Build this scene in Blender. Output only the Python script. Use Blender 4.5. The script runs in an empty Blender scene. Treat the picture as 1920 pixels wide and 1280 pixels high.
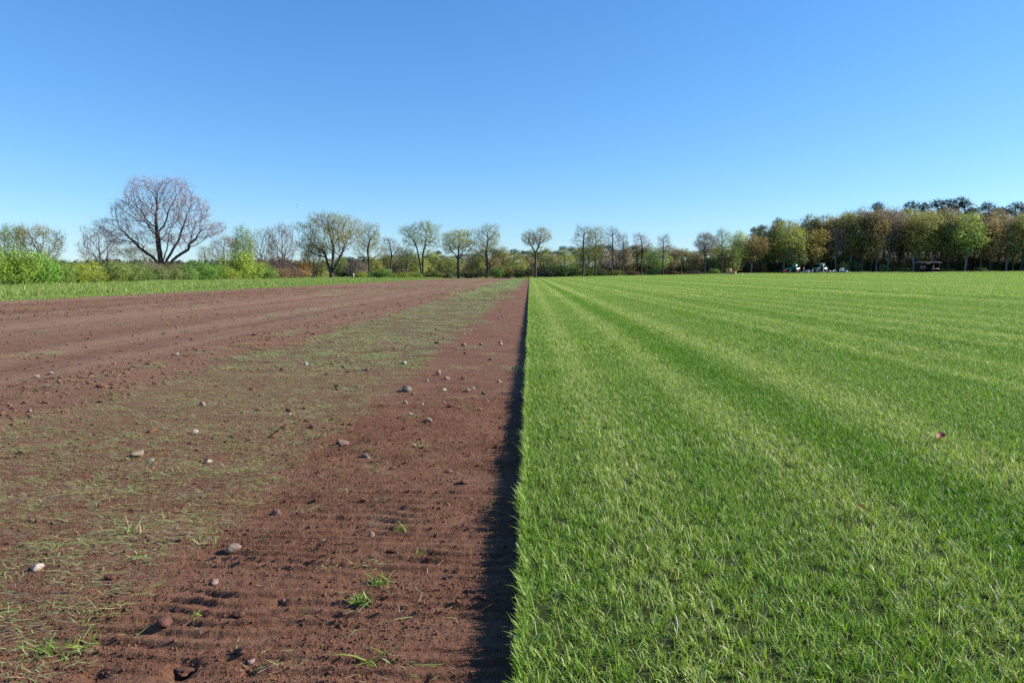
import bpy, math, random
import numpy as np
from mathutils import Vector, Matrix, Euler

sc = bpy.context.scene
COL = sc.collection
R = math.radians

# ---------------------------------------------------------------- camera
F = 24.0 / 36.0 * 1920.0            # focal length in photo pixels
PITCH = math.atan2(125.0, F)        # horizon lies 125 px above the centre
YAW = math.atan2(33.0, F)           # the turf edge runs a touch right of centre
cam_data = bpy.data.cameras.new('camera')
cam_data.lens = 24.0
cam_data.sensor_width = 36.0
cam_data.clip_start = 0.05
cam_data.clip_end = 8000.0
cam = bpy.data.objects.new('camera', cam_data)
COL.objects.link(cam)
cam.location = (0.0, 0.0, 1.0)
cam.rotation_euler = (math.pi / 2 - PITCH, 0.0, YAW)
sc.camera = cam
CAM_M = Euler(cam.rotation_euler).to_matrix()

# ---------------------------------------------------------------- sky and sun
SUN_EL, SUN_AZ = 29.5, 82.0         # azimuth clockwise from +Y: the sun stands to the right, slightly ahead
world = bpy.data.worlds.new('World')
sc.world = world
world.use_nodes = True
wn, wl = world.node_tree.nodes, world.node_tree.links
wn.clear()
sky = wn.new('ShaderNodeTexSky')
sky.sky_type = 'NISHITA'
sky.sun_disc = False
sky.sun_elevation = R(SUN_EL)
sky.sun_rotation = R(SUN_AZ)
sky.altitude = 0.0
sky.air_density = 1.0
sky.dust_density = 0.1
sky.ozone_density = 3.0
hsv = wn.new('ShaderNodeHueSaturation')
hsv.inputs['Hue'].default_value = 0.5
hsv.inputs['Saturation'].default_value = 1.1
bg = wn.new('ShaderNodeBackground')
bg.inputs['Strength'].default_value = 0.098
wo = wn.new('ShaderNodeOutputWorld')
wl.new(sky.outputs[0], hsv.inputs['Color'])
# the response of a phone camera to a clear spring sky, the same in every direction
sep, com = wn.new('ShaderNodeSeparateColor'), wn.new('ShaderNodeCombineColor')
wl.new(hsv.outputs[0], sep.inputs[0])
for ch, (gain, power) in enumerate(((0.66, 0.96), (1.10, 0.83), (1.82, 0.70))):
    pw, mu = wn.new('ShaderNodeMath'), wn.new('ShaderNodeMath')
    pw.operation, mu.operation = 'POWER', 'MULTIPLY'
    pw.inputs[1].default_value = power
    mu.inputs[1].default_value = gain
    wl.new(sep.outputs[ch], pw.inputs[0])
    wl.new(pw.outputs[0], mu.inputs[0])
    wl.new(mu.outputs[0], com.inputs[ch])
wl.new(com.outputs[0], bg.inputs['Color'])
wl.new(bg.outputs[0], wo.inputs['Surface'])

sun_data = bpy.data.lights.new('sun', 'SUN')
sun_data.energy = 5.0
sun_data.angle = R(0.53)
sun_data.color = (1.0, 0.95, 0.86)
sun = bpy.data.objects.new('sun', sun_data)
COL.objects.link(sun)
sd = Vector((math.sin(R(SUN_AZ)) * math.cos(R(SUN_EL)), math.cos(R(SUN_AZ)) * math.cos(R(SUN_EL)), math.sin(R(SUN_EL))))
sun.rotation_euler = sd.to_track_quat('Z', 'Y').to_euler()
sun.location = sd * 300

sc.view_settings.view_transform = 'Standard'
sc.view_settings.look = 'None'
sc.view_settings.gamma = 1.0
sc.view_settings.use_curve_mapping = False
sc.view_settings.exposure = 0.8
sc.cycles.use_denoising = False
sc.cycles.max_bounces = 5
sc.cycles.diffuse_bounces = 3
sc.cycles.transmission_bounces = 3
sc.cycles.glossy_bounces = 2
sc.cycles.transparent_max_bounces = 4

# ---------------------------------------------------------------- helpers
def ray(px, py):
    v = CAM_M @ Vector(((px - 960.0) / F, (640.0 - py) / F, -1.0))
    return v

def at(px, py, d):
    v = ray(px, py)
    t = d / v.y
    return Vector((v.x * t, d, 1.0 + v.z * t))

def on_plane(px, py, z=0.0):
    v = ray(px, py)
    t = (z - 1.0) / v.z
    return v.x * t, v.y * t

def _hash(ix, iy, seed):
    h = (ix.astype(np.int64) * 374761393 + iy.astype(np.int64) * 668265263 + seed * 974711) & 0x7fffffff
    h = ((h ^ (h >> 13)) * 1274126177) & 0x7fffffff
    h = h ^ (h >> 16)
    return (h & 0xffff) / 65535.0

def vn(x, y, seed=0):
    x, y = np.broadcast_arrays(np.asarray(x, float), np.asarray(y, float))
    x0, y0 = np.floor(x), np.floor(y)
    fx, fy = x - x0, y - y0
    fx, fy = fx * fx * (3 - 2 * fx), fy * fy * (3 - 2 * fy)
    a, b = _hash(x0, y0, seed), _hash(x0 + 1, y0, seed)
    c, d = _hash(x0, y0 + 1, seed), _hash(x0 + 1, y0 + 1, seed)
    return (a + (b - a) * fx) * (1 - fy) + (c + (d - c) * fx) * fy

def fbm(x, y, seed=0, o=4):
    s, a, t = 0.0, 1.0, 0.0
    for k in range(o):
        s = s + a * vn(x * 2 ** k + 17.3 * k, y * 2 ** k - 9.1 * k, seed + k)
        t += a
        a *= 0.5
    return s / t

def sst(a, b, x):
    t = np.clip((x - a) / (b - a), 0, 1)
    return t * t * (3 - 2 * t)

def make_mesh(name, verts, quads=None, tris=None, attrs=None, smooth=False, mats=(), fmat=None):
    me = bpy.data.meshes.new(name)
    verts = np.asarray(verts, np.float32).reshape(-1, 3)
    nq = 0 if quads is None else len(quads)
    nt = 0 if tris is None else len(tris)
    idx = np.concatenate(([np.asarray(quads, np.int32).ravel()] if nq else []) + ([np.asarray(tris, np.int32).ravel()] if nt else []))
    me.vertices.add(len(verts))
    me.vertices.foreach_set('co', verts.ravel())
    me.loops.add(len(idx))
    me.loops.foreach_set('vertex_index', idx.astype(np.int32))
    me.polygons.add(nq + nt)
    st = np.concatenate([np.arange(nq) * 4, nq * 4 + np.arange(nt) * 3]).astype(np.int32)
    me.polygons.foreach_set('loop_start', st)
    if fmat is not None:
        me.polygons.foreach_set('material_index', np.asarray(fmat, np.int32))
    me.update(calc_edges=True)
    me.validate()
    if smooth:
        me.polygons.foreach_set('use_smooth', np.ones(nq + nt, bool))
    for k, v in (attrs or {}).items():
        v = np.asarray(v, np.float32)
        if v.ndim == 1:
            at_ = me.attributes.new(k, 'FLOAT', 'POINT')
            at_.data.foreach_set('value', v)
        else:
            at_ = me.attributes.new(k, 'FLOAT_COLOR', 'POINT')
            if v.shape[1] == 3:
                v = np.concatenate([v, np.ones((len(v), 1), np.float32)], 1)
            at_.data.foreach_set('color', v.ravel())
    for m in mats:
        me.materials.append(m)
    return me

def link(name, me, parent=None, loc=None):
    o = bpy.data.objects.new(name, me)
    COL.objects.link(o)
    if parent is not None:
        o.parent = parent
    if loc is not None:
        o.location = loc
    return o

def tag(o, label=None, cat=None, group=None, kind=None):
    if label: o['label'] = label
    if cat: o['category'] = cat
    if group: o['group'] = group
    if kind: o['kind'] = kind
    return o

def thing(name, label, cat, loc=(0, 0, 0), rz=0.0, group=None):
    o = bpy.data.objects.new(name, None)
    o.empty_display_size = 0.1
    COL.objects.link(o)
    o.location = loc
    o.rotation_euler = (0, 0, rz)
    return tag(o, label, cat, group)

def copy_tree(o, parent=None):
    c = o.copy()
    COL.objects.link(c)
    if parent is not None:
        c.parent = parent
    for ch in list(o.children):
        copy_tree(ch, c)
    return c

class MB:
    """collects solid shapes and links them as one mesh"""
    def __init__(s):
        s.v, s.q, s.t, s.n = [], [], [], 0
    def add(s, v, q=(), t=()):
        s.v.append(np.asarray(v, float).reshape(-1, 3))
        s.q += [[i + s.n for i in f] for f in q]
        s.t += [[i + s.n for i in f] for f in t]
        s.n += len(s.v[-1])
        return s
    def box(s, c, d, rz=0.0, rx=0.0, ry=0.0, taper=1.0):
        v = np.array([[x, y, z] for z in (-.5, .5) for y in (-.5, .5) for x in (-.5, .5)], float)
        v[4:, :2] *= taper
        v = v * np.array(d)
        M = np.array(Euler((rx, ry, rz)).to_matrix())
        return s.add(v @ M.T + np.array(c), [(0, 2, 3, 1), (4, 5, 7, 6), (0, 1, 5, 4), (2, 6, 7, 3), (0, 4, 6, 2), (1, 3, 7, 5)])
    def tube(s, pts, radii, n=8, cap=True):
        pts = [Vector(p) for p in pts]
        vs = []
        for i, p in enumerate(pts):
            t = (pts[min(i + 1, len(pts) - 1)] - pts[max(i - 1, 0)]).normalized()
            a = t.cross(Vector((0, 0, 1)))
            if a.length < 1e-3: a = t.cross(Vector((1, 0, 0)))
            a.normalize(); b = t.cross(a)
            r = radii[i] if hasattr(radii, '__len__') else radii
            vs += [p + a * r * math.cos(2 * math.pi * k / n) + b * r * math.sin(2 * math.pi * k / n) for k in range(n)]
        q = [(i * n + k, i * n + (k + 1) % n, (i + 1) * n + (k + 1) % n, (i + 1) * n + k) for i in range(len(pts) - 1) for k in range(n)]
        t = []
        if cap:
            m = (len(pts) - 1) * n
            t = [(0, k + 1, k) for k in range(1, n - 1)] + [(m, m + k, m + k + 1) for k in range(1, n - 1)]
        return s.add([tuple(v) for v in vs], q, t)
    def ring(s, c, r0, r1, w, n=24, axis='y'):
        """a tyre-like ring: inner radius r0, outer r1, width w, axle along axis"""
        prof = [(r0, -w / 2), (r1 * .93, -w / 2), (r1, -w * .32), (r1, w * .32), (r1 * .93, w / 2), (r0, w / 2)]
        v = []
        for k in range(n):
            a = 2 * math.pi * k / n
            for r, o in prof:
                v.append((r * math.cos(a) + c[0], o + c[1], r * math.sin(a) + c[2]) if axis == 'y' else (o + c[0], r * math.cos(a) + c[1], r * math.sin(a) + c[2]))
        m = len(prof)
        q = [(k * m + j, ((k + 1) % n) * m + j, ((k + 1) % n) * m + (j + 1) % m, k * m + (j + 1) % m) for k in range(n) for j in range(m)]
        return s.add(v, q)
    def prism(s, poly, y0, y1):
        """an outline in x,z pulled along y"""
        n = len(poly)
        v = [(x, y0, z) for x, z in poly] + [(x, y1, z) for x, z in poly]
        q = [(k, (k + 1) % n, n + (k + 1) % n, n + k) for k in range(n)]
        t = [(0, k + 1, k) for k in range(1, n - 1)] + [(n, n + k, n + k + 1) for k in range(1, n - 1)]
        return s.add(v, q, t)
    def build(s, name, m, parent=None, bevel=0.0, loc=None):
        me = make_mesh(name, np.concatenate(s.v), s.q, s.t, mats=[m])
        o = link(name, me, parent, loc)
        if bevel:
            b = o.modifiers.new('bevel', 'BEVEL'); b.width = bevel; b.segments = 2
        return o

# ---------------------------------------------------------------- node helpers
class NT:
    def __init__(s, name):
        s.m = bpy.data.materials.new(name)
        s.m.use_nodes = True
        s.t = s.m.node_tree
        s.t.nodes.clear()
        s.out = s.n('ShaderNodeOutputMaterial')
    def n(s, typ, **kw):
        nd = s.t.nodes.new(typ)
        for k, v in kw.items():
            setattr(nd, k, v)
        return nd
    def l(s, a, b):
        s.t.links.new(a, b)
    def set(s, sock, v):
        if hasattr(v, 'is_output') or isinstance(v, bpy.types.NodeSocket):
            s.l(v, sock)
        else:
            sock.default_value = v
    def mth(s, op, a, b=None, c=None, clamp=False):
        nd = s.n('ShaderNodeMath', operation=op, use_clamp=clamp)
        s.set(nd.inputs[0], a)
        if b is not None: s.set(nd.inputs[1], b)
        if c is not None: s.set(nd.inputs[2], c)
        return nd.outputs[0]
    def mix(s, f, a, b, blend='MIX'):
        nd = s.n('ShaderNodeMix', data_type='RGBA', blend_type=blend)
        s.set(nd.inputs[0], f)
        s.set(nd.inputs[6], a if not isinstance(a, tuple) else (*a, 1.0)[:4])
        s.set(nd.inputs[7], b if not isinstance(b, tuple) else (*b, 1.0)[:4])
        return nd.outputs[2]
    def mapr(s, v, a, b, c=0.0, d=1.0):
        nd = s.n('ShaderNodeMapRange')
        s.set(nd.inputs[0], v)
        for i, q in zip((1, 2, 3, 4), (a, b, c, d)): nd.inputs[i].default_value = q
        return nd.outputs[0]
    def pos(s):
        return s.n('ShaderNodeNewGeometry').outputs['Position']
    def noise(s, vec, scale, detail=3.0, rough=0.55, vscale=None):
        if vscale:
            mp = s.n('ShaderNodeMapping')
            s.l(vec, mp.inputs[0]); mp.inputs['Scale'].default_value = vscale
            vec = mp.outputs[0]
        nd = s.n('ShaderNodeTexNoise')
        s.l(vec, nd.inputs['Vector'])
        nd.inputs['Scale'].default_value = scale
        nd.inputs['Detail'].default_value = detail
        nd.inputs['Roughness'].default_value = rough
        return nd.outputs['Fac']
    def bump(s, h, strength, dist, normal=None):
        nd = s.n('ShaderNodeBump')
        nd.inputs['Strength'].default_value = strength
        nd.inputs['Distance'].default_value = dist
        s.l(h, nd.inputs['Height'])
        if normal is not None: s.l(normal, nd.inputs['Normal'])
        return nd.outputs[0]
    def pbr(s, col, rough=0.8, spec=0.3, normal=None, metal=0.0, out=True):
        b = s.n('ShaderNodeBsdfPrincipled')
        s.set(b.inputs['Base Color'], (*col, 1.0)[:4] if isinstance(col, tuple) else col)
        s.set(b.inputs['Roughness'], rough)
        b.inputs['Specular IOR Level'].default_value = spec
        b.inputs['Metallic'].default_value = metal
        if normal is not None: s.l(normal, b.inputs['Normal'])
        if out: s.l(b.outputs[0], s.out.inputs[0])
        return b.outputs[0]
    def leafy(s, col, rough=0.5, spec=0.3, trans=0.3, tcol=None):
        b = s.pbr(col, rough, spec, out=False)
        t = s.n('ShaderNodeBsdfTranslucent')
        s.set(t.inputs[0], col if tcol is None else tcol)
        mx = s.n('ShaderNodeMixShader')
        mx.inputs[0].default_value = trans
        s.l(b, mx.inputs[1]); s.l(t.outputs[0], mx.inputs[2])
        s.l(mx.outputs[0], s.out.inputs[0])

def plain(name, col, rough=0.6, spec=0.4, metal=0.0, var=0.25, scale=6.0):
    t = NT(name)
    co = t.n('ShaderNodeTexCoord').outputs['Object']
    f = t.noise(co, scale, 4.0)
    c = t.mix(t.mapr(f, .3, .7), tuple(x * (1 - var) for x in col), tuple(min(1, x * (1 + var)) for x in col))
    t.pbr(c, rough, spec, metal=metal, normal=t.bump(t.noise(co, scale * 8), .15, .01))
    return t.m

# ---------------------------------------------------------------- materials
def mat_soil():
    t = NT('bare_soil')
    p = t.pos()
    big = t.noise(p, .5, 4.0, .6)
    band = t.noise(p, 1.0, 2.0, .5, vscale=(.75, .012, 0.0))
    mid = t.noise(p, 5.0, 4.0, .65, vscale=(.5, 1.0, 1.0))
    fine = t.noise(p, 70.0, 3.0, .7)
    grit = t.noise(p, 420.0, 2.0, .6)
    c = t.mix(t.mapr(mid, .3, .7), (.168, .077, .043), (.250, .126, .075))
    c = t.mix(t.mapr(fine, .35, .75), t.mix(.35, c, (.06, .025, .016)), c)
    sx = t.n('ShaderNodeSeparateXYZ'); t.l(p, sx.inputs[0])
    left = t.mapr(sx.outputs[0], -3.0, -4.5)
    dry = t.mth('MULTIPLY', left, t.mapr(band, .40, .60, .12, .95))
    c = t.mix(dry, c, (.245, .148, .088))
    lines = t.mapr(t.noise(p, 1.0, 4.0, .65, vscale=(2.6, .035, 0.0)), .52, .66)
    broken = t.mapr(t.noise(p, 1.0, 4.0, .6, vscale=(1.5, 1.1, 0.0)), .38, .6)
    c = t.mix(t.mth('MULTIPLY', t.mth('MULTIPLY', left, .95), t.mth('MULTIPLY', lines, broken)), c, (.105, .052, .036))
    dash = t.mapr(t.noise(p, 1.0, 3.0, .6, vscale=(2.2, 9.0, 0.0)), .60, .70)
    c = t.mix(t.mth('MULTIPLY', t.mth('MULTIPLY', left, .75), dash), c, (.10, .05, .035))
    c = t.mix(t.mth('MULTIPLY', t.mapr(big, .45, .7), .35), c, (.21, .118, .072))
    speck = t.mapr(grit, .66, .74)
    c = t.mix(t.mth('MULTIPLY', speck, .45), c, (.34, .25, .20))
    h = t.mth('ADD', t.mth('MULTIPLY', fine, 1.0), t.mth('MULTIPLY', grit, .35))
    ridge = t.noise(p, 1.0, 3.0, .6, vscale=(1.1, 13.0, 0.0))
    t.pbr(c, .95, .12, normal=t.bump(h, 1.0, .012, t.bump(ridge, .9, .05)))
    return t.m

def mat_sod_side():
    t = NT('sod_soil_and_roots')
    p = t.pos()
    f = t.noise(p, 60.0, 4.0, .7)
    c = t.mix(t.mapr(f, .3, .7), (.035, .022, .014), (.09, .06, .04))
    t.pbr(c, .95, .1, normal=t.bump(f, 1.0, .008))
    return t.m

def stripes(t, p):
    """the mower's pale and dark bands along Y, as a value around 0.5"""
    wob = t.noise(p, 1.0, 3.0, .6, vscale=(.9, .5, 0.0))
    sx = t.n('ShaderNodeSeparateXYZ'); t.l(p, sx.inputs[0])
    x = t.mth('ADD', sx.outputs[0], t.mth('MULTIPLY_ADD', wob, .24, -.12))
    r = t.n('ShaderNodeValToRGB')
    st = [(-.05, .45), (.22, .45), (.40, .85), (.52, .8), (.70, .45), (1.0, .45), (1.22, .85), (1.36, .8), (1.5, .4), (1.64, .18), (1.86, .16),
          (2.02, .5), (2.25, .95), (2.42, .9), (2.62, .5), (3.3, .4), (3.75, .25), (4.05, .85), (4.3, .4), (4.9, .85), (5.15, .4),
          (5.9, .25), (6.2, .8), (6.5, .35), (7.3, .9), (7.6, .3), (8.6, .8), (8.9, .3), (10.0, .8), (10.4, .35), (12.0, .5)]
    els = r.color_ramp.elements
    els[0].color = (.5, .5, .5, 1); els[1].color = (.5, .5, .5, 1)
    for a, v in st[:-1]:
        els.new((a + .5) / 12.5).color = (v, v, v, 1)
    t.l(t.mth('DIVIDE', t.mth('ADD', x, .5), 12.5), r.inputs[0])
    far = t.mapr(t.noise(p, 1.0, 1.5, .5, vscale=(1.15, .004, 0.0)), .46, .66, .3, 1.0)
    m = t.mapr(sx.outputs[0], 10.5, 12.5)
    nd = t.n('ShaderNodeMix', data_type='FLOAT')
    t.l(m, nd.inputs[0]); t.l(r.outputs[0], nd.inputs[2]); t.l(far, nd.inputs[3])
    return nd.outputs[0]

def mat_turf():
    t = NT('turf_grass_blades')
    p = t.pos()
    s = stripes(t, p)  # sheen of mown, leaning grass painted as lighter and darker blade colour
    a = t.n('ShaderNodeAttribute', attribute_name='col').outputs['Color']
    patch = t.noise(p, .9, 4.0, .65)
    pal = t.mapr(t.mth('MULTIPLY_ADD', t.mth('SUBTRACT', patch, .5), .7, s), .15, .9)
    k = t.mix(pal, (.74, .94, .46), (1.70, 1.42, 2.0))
    c = t.mix(1.0, a, k, 'MULTIPLY')
    t.leafy(c, .46, .24, .30, t.mix(1.0, c, (1.1, 1.25, .6), 'MULTIPLY'))
    return t.m

def mat_turf_base():
    t = NT('turf_thatch')
    p = t.pos()
    f = t.noise(p, 30.0, 4.0, .6)
    c = t.mix(t.mapr(f, .3, .7), (.028, .036, .010), (.055, .068, .018))
    t.pbr(c, .95, .1)
    return t.m

def mat_attr_leaf(name, trans=.28, rough=.55, spec=.25):
    t = NT(name)
    a = t.n('ShaderNodeAttribute', attribute_name='col').outputs['Color']
    t.leafy(a, rough, spec, trans)
    return t.m

def mat_obj_leaf(name, trans=.42, rough=.55, spec=.2):
    """leaf colour is the object's own colour, varied from leaf to leaf"""
    t = NT(name)
    oc = t.n('ShaderNodeObjectInfo').outputs['Color']
    v = t.n('ShaderNodeAttribute', attribute_name='v').outputs['Fac']
    c = t.mix(v, t.mix(1.0, oc, (.8, .8, .85), 'MULTIPLY'), t.mix(1.0, oc, (1.45, 1.4, 1.25), 'MULTIPLY'))
    t.leafy(c, rough, spec, trans)
    return t.m

def mat_bark(name, a, b):
    t = NT(name)
    co = t.n('ShaderNodeTexCoord').outputs['Object']
    f = t.noise(co, 3.0, 5.0, .65, vscale=(2.0, 2.0, .4))
    t.pbr(t.mix(t.mapr(f, .3, .7), a, b), .9, .15, normal=t.bump(f, .8, .05))
    return t.m

def mat_ground():
    t = NT('rough_ground')
    p = t.pos()
    sx = t.n('ShaderNodeSeparateXYZ'); t.l(p, sx.inputs[0])
    f = t.noise(p, .35, 5.0, .6)
    g = t.mix(t.mapr(f, .3, .7), (.075, .12, .03), (.14, .15, .055))
    l = t.mix(t.mapr(t.noise(p, 1.2, 4.0), .3, .7), (.05, .035, .02), (.11, .08, .045))
    m = t.mth('MULTIPLY', t.mapr(sx.outputs[0], 25.0, 45.0), t.mapr(sx.outputs[1], 195.0, 206.0))
    t.pbr(t.mix(m, g, l), .95, .1, normal=t.bump(t.noise(p, 8.0, 4.0), .6, .08))
    return t.m

M = dict(
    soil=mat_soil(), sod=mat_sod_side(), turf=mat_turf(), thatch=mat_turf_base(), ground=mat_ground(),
    clip=mat_attr_leaf('cut_grass', .22, .6, .2), verge=mat_attr_leaf('verge_grass', .3),
    leaf=mat_obj_leaf('spring_leaves'), needle=mat_obj_leaf('pine_needles', .12),
    bark=mat_bark('grey_brown_bark', (.045, .036, .028), (.10, .085, .068)),
    pale_bark=mat_bark('pale_bark', (.14, .125, .105), (.30, .28, .25)),
    pine_bark=mat_bark('pine_bark', (.07, .045, .032), (.17, .10, .07)),
)
# ================================================================ THE SETTING
SOD = 0.062                        # thickness of the sod above the stripped soil
EDGE = -0.02                       # the cut runs along Y just left of the camera
def ew(y):                         # how the cut wanders
    return .018 * (fbm(y * 9, y * 0, 21, 3) - .5) + .03 * (vn(y * 1.1, y * 0, 24) - .5) * sst(1.0, 3.0, y)
def yend(x):
    return 190.0 + 0.16 * np.maximum(np.asarray(x, float), 0.0)

def gz(x, y):
    x, y = np.asarray(x, float), np.asarray(y, float)
    xp = np.maximum(x, 0.0)
    r = 0.11 + 1.15 * (1 - np.exp(-xp / 42.0)) + 0.003 * np.minimum(xp, 300)
    t = np.clip(y / 200.0, 0, 1.1) ** 1.4
    hill = 9.0 * sst(40, 110, x) * sst(238, 330, y) * (1 - sst(700, 1500, y))
    return r * t + hill

# one ground sheet out to the horizon, sunk a little below the fields
xs = np.unique(np.concatenate([np.linspace(-3000, -300, 10), np.linspace(-300, -60, 13), np.linspace(-60, -22, 12), [-20.6, -20.0, -19.8], np.linspace(-18, 0, 7), np.linspace(5, 300, 60), np.linspace(320, 3000, 14)]))
vs = np.unique(np.concatenate([np.linspace(-.6, 0, 7), np.linspace(.02, .97, 40), [.985, .998, 1.0, 1.004], np.linspace(1.02, 1.9, 45), np.linspace(2, 16, 20)]))
X, V = np.meshgrid(xs, vs)
Y = yend(np.minimum(X, 300)) * V
Z = gz(X, Y) - 0.02
Z[(X > -19.9) & (V < .999)] -= 0.25
n0, n1 = X.shape
ii = np.arange(n0 * n1).reshape(n0, n1)
q = np.stack([ii[:-1, :-1], ii[:-1, 1:], ii[1:, 1:], ii[1:, :-1]], -1).reshape(-1, 4)
tag(link('ground', make_mesh('ground', np.stack([X, Y, Z], -1), q, smooth=True, mats=[M['ground']])), kind='structure')

# ---- stripped soil with its roller ridges, crumbs, wheel bands and pits
PITS = [(340, 1252, .03, .045), (527, 1130, .02, .014), (200, 1113, .025, .022), (465, 1255, .02, .02), (175, 1262, .03, .02), (1002, 1300, .03, .02)]
PITS = [(*on_plane(a, b), r, dp) for a, b, r, dp in PITS]
def relief(x, y):
    d = np.hypot(x, y)
    near = 1 - sst(4.0, 9.0, d)
    s1 = sst(-1.45, -1.1, x)                                  # the freshly cut strip beside the turf
    wx = x + .25 * vn(x * .8, y * .8, 3)
    wy = y + .05 * vn(x * 1.3, y * .6, 4)
    gap = sst(.30, .60, vn(wx * .8, wy * 6.0, 6))
    ph = wy * 17.0 + 2.4 * vn(x * .55, y * .9, 5) + .9 * vn(x * 4.5, y * 5.0, 7)
    fr = ph - np.floor(ph)                                    # ridges with their steep side towards the camera
    saw = np.where(fr < .16, fr / .16, (1 - fr) / .84)
    lip = vn(x * 22, np.floor(ph) * 7.3, 17)                  # crumbled lips
    mask1 = .35 + .65 * s1 + .25 * sst(-2.6, -1.4, x)
    z = near * mask1 * .0155 * (saw - .45) * (.3 + .7 * gap) * (.6 + .8 * lip)
    z = z + near * .009 * (fbm(x * 38, y * 38, 9, 3) - .5)
    z = z + near * .007 * (fbm(x * 11, y * 13, 10, 2) - .5)
    z = z + .016 * (vn(x * 2.0, y * 3.2, 11) - .5) * (1 - sst(30, 60, d))
    fl = sst(-2.8, -4.2, x)                                   # the older, rougher field on the left
    rb = sst(.42, .58, vn(x * .55 + 3.1, y * .01, 12))
    z = z + fl * (.3 + .7 * rb) * .05 * (fbm(x * 2.2, y * 5.5, 13, 3) - .5) * (1 - sst(50, 120, d))
    z = z + fl * .07 * (vn(x * .9, y * .015, 14) - .5)
    z = z + .035 * fl * (.5 + rb) * (vn(x * .8, y * 1.6, 15) - .5)
    for a, b, r, dp in PITS:
        z = z - dp * np.exp(-((x - a) ** 2 + (1.0 * (y - b)) ** 2) / (r * r))
    e = sst(EDGE - .12, EDGE - .01, x)
    return z * (1 - .5 * e)

yy = np.exp(np.concatenate([np.linspace(0, math.log(5.5), 620)[:-1], np.linspace(math.log(5.5), math.log(191.0), 430)]))
NY, NX = len(yy), 430
wv = np.minimum(20.0, .95 * yy + .9)
u = np.linspace(0, 1, NX)
Y = np.repeat(yy[:, None], NX, 1)
X = .03 - u[None, :] * wv[:, None]
Z = gz(X, Y) + relief(X, Y)
V0 = np.stack([X, Y, Z], -1)
ii = np.arange(NY * NX).reshape(NY, NX)
q = np.stack([ii[:-1, :-1], ii[1:, :-1], ii[1:, 1:], ii[:-1, 1:]], -1).reshape(-1, 4)[:, ::-1]
tag(link('soil_field', make_mesh('soil_field', V0, q, smooth=False, mats=[M['soil']])), kind='structure')
# the same field beside and behind the camera
MBx = []
xs2 = np.linspace(-20, .03, 90); ys2 = np.linspace(-25, 21, 120)
X, Y = np.meshgrid(xs2, ys2)
inside = (Y > 1.0) & (X > -(.95 * Y + .87) + .0)
Z = gz(X, Y) + relief(X, Y) - np.where(inside, .12, np.where((Y > .6) & (X > -(.95 * Y + 1.2)), .015, 0))
ii = np.arange(X.size).reshape(X.shape)
q = np.stack([ii[:-1, :-1], ii[:-1, 1:], ii[1:, 1:], ii[1:, :-1]], -1).reshape(-1, 4)
tag(link('soil_field_margin', make_mesh('soil_field_margin', np.stack([X, Y, Z], -1), q, smooth=True, mats=[M['soil']])), kind='structure')

# ---- turf slab: thatch surface plus the cut side
xs3 = np.unique(np.concatenate([[EDGE], np.linspace(.05, 3, 12), np.linspace(3.5, 40, 30), np.linspace(45, 300, 40)]))
vs3 = np.concatenate([np.linspace(-.12, 0, 6), np.linspace(.004, 1.0, 160)])
X, V = np.meshgrid(xs3, vs3)
Y = yend(X) * V
edge_w = ew(Y)
X = X + np.where(X <= EDGE + 1e-6, edge_w, 0)
Z = gz(X, Y) + SOD
n0, n1 = X.shape
vt = np.stack([X, Y, Z], -1).reshape(-1, 3)
ii = np.arange(n0 * n1).reshape(n0, n1)
q = np.stack([ii[:-1, :-1], ii[:-1, 1:], ii[1:, 1:], ii[1:, :-1]], -1).reshape(-1, 4)
turf = tag(link('turf_field', make_mesh('turf_field', vt, q, smooth=True, mats=[M['thatch']])), kind='structure')
ye = np.concatenate([np.arange(-20, 1, .5), np.arange(1, 8, .012), np.arange(8, 30, .06), np.arange(30, 190.3, .6)])
ye = ye[ye < 190]
rows = []
for k, h in enumerate((1.0, .66, .33, -.6)):
    bulge = [0, .004, -.004, .012][k]
    xw = EDGE + ew(ye) + bulge * (vn(ye * 60, ye * 0 + k, 22) - .3) - .02 * (vn(ye * 14, ye * 0 + k, 23) > .82) * (k in (1, 2)) * .4
    rows.append(np.stack([xw, ye, gz(xw * 0, ye) + SOD * h], -1))
v = np.concatenate(rows); n = len(ye)
q = [(k * n + i, (k + 1) * n + i, (k + 1) * n + i + 1, k * n + i + 1) for k in range(3) for i in range(n - 1)]
side = link('cut_side', make_mesh('cut_side', v, q, mats=[M['sod']]), turf)

# ================================================================ INSTANCED STUFF (grass, cuttings, crumbs)
def gn_tree():
    ng = bpy.data.node_groups.new('scatter', 'GeometryNodeTree')
    ng.interface.new_socket('Geometry', in_out='INPUT', socket_type='NodeSocketGeometry')
    ng.interface.new_socket('Geometry', in_out='OUTPUT', socket_type='NodeSocketGeometry')
    return ng

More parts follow.
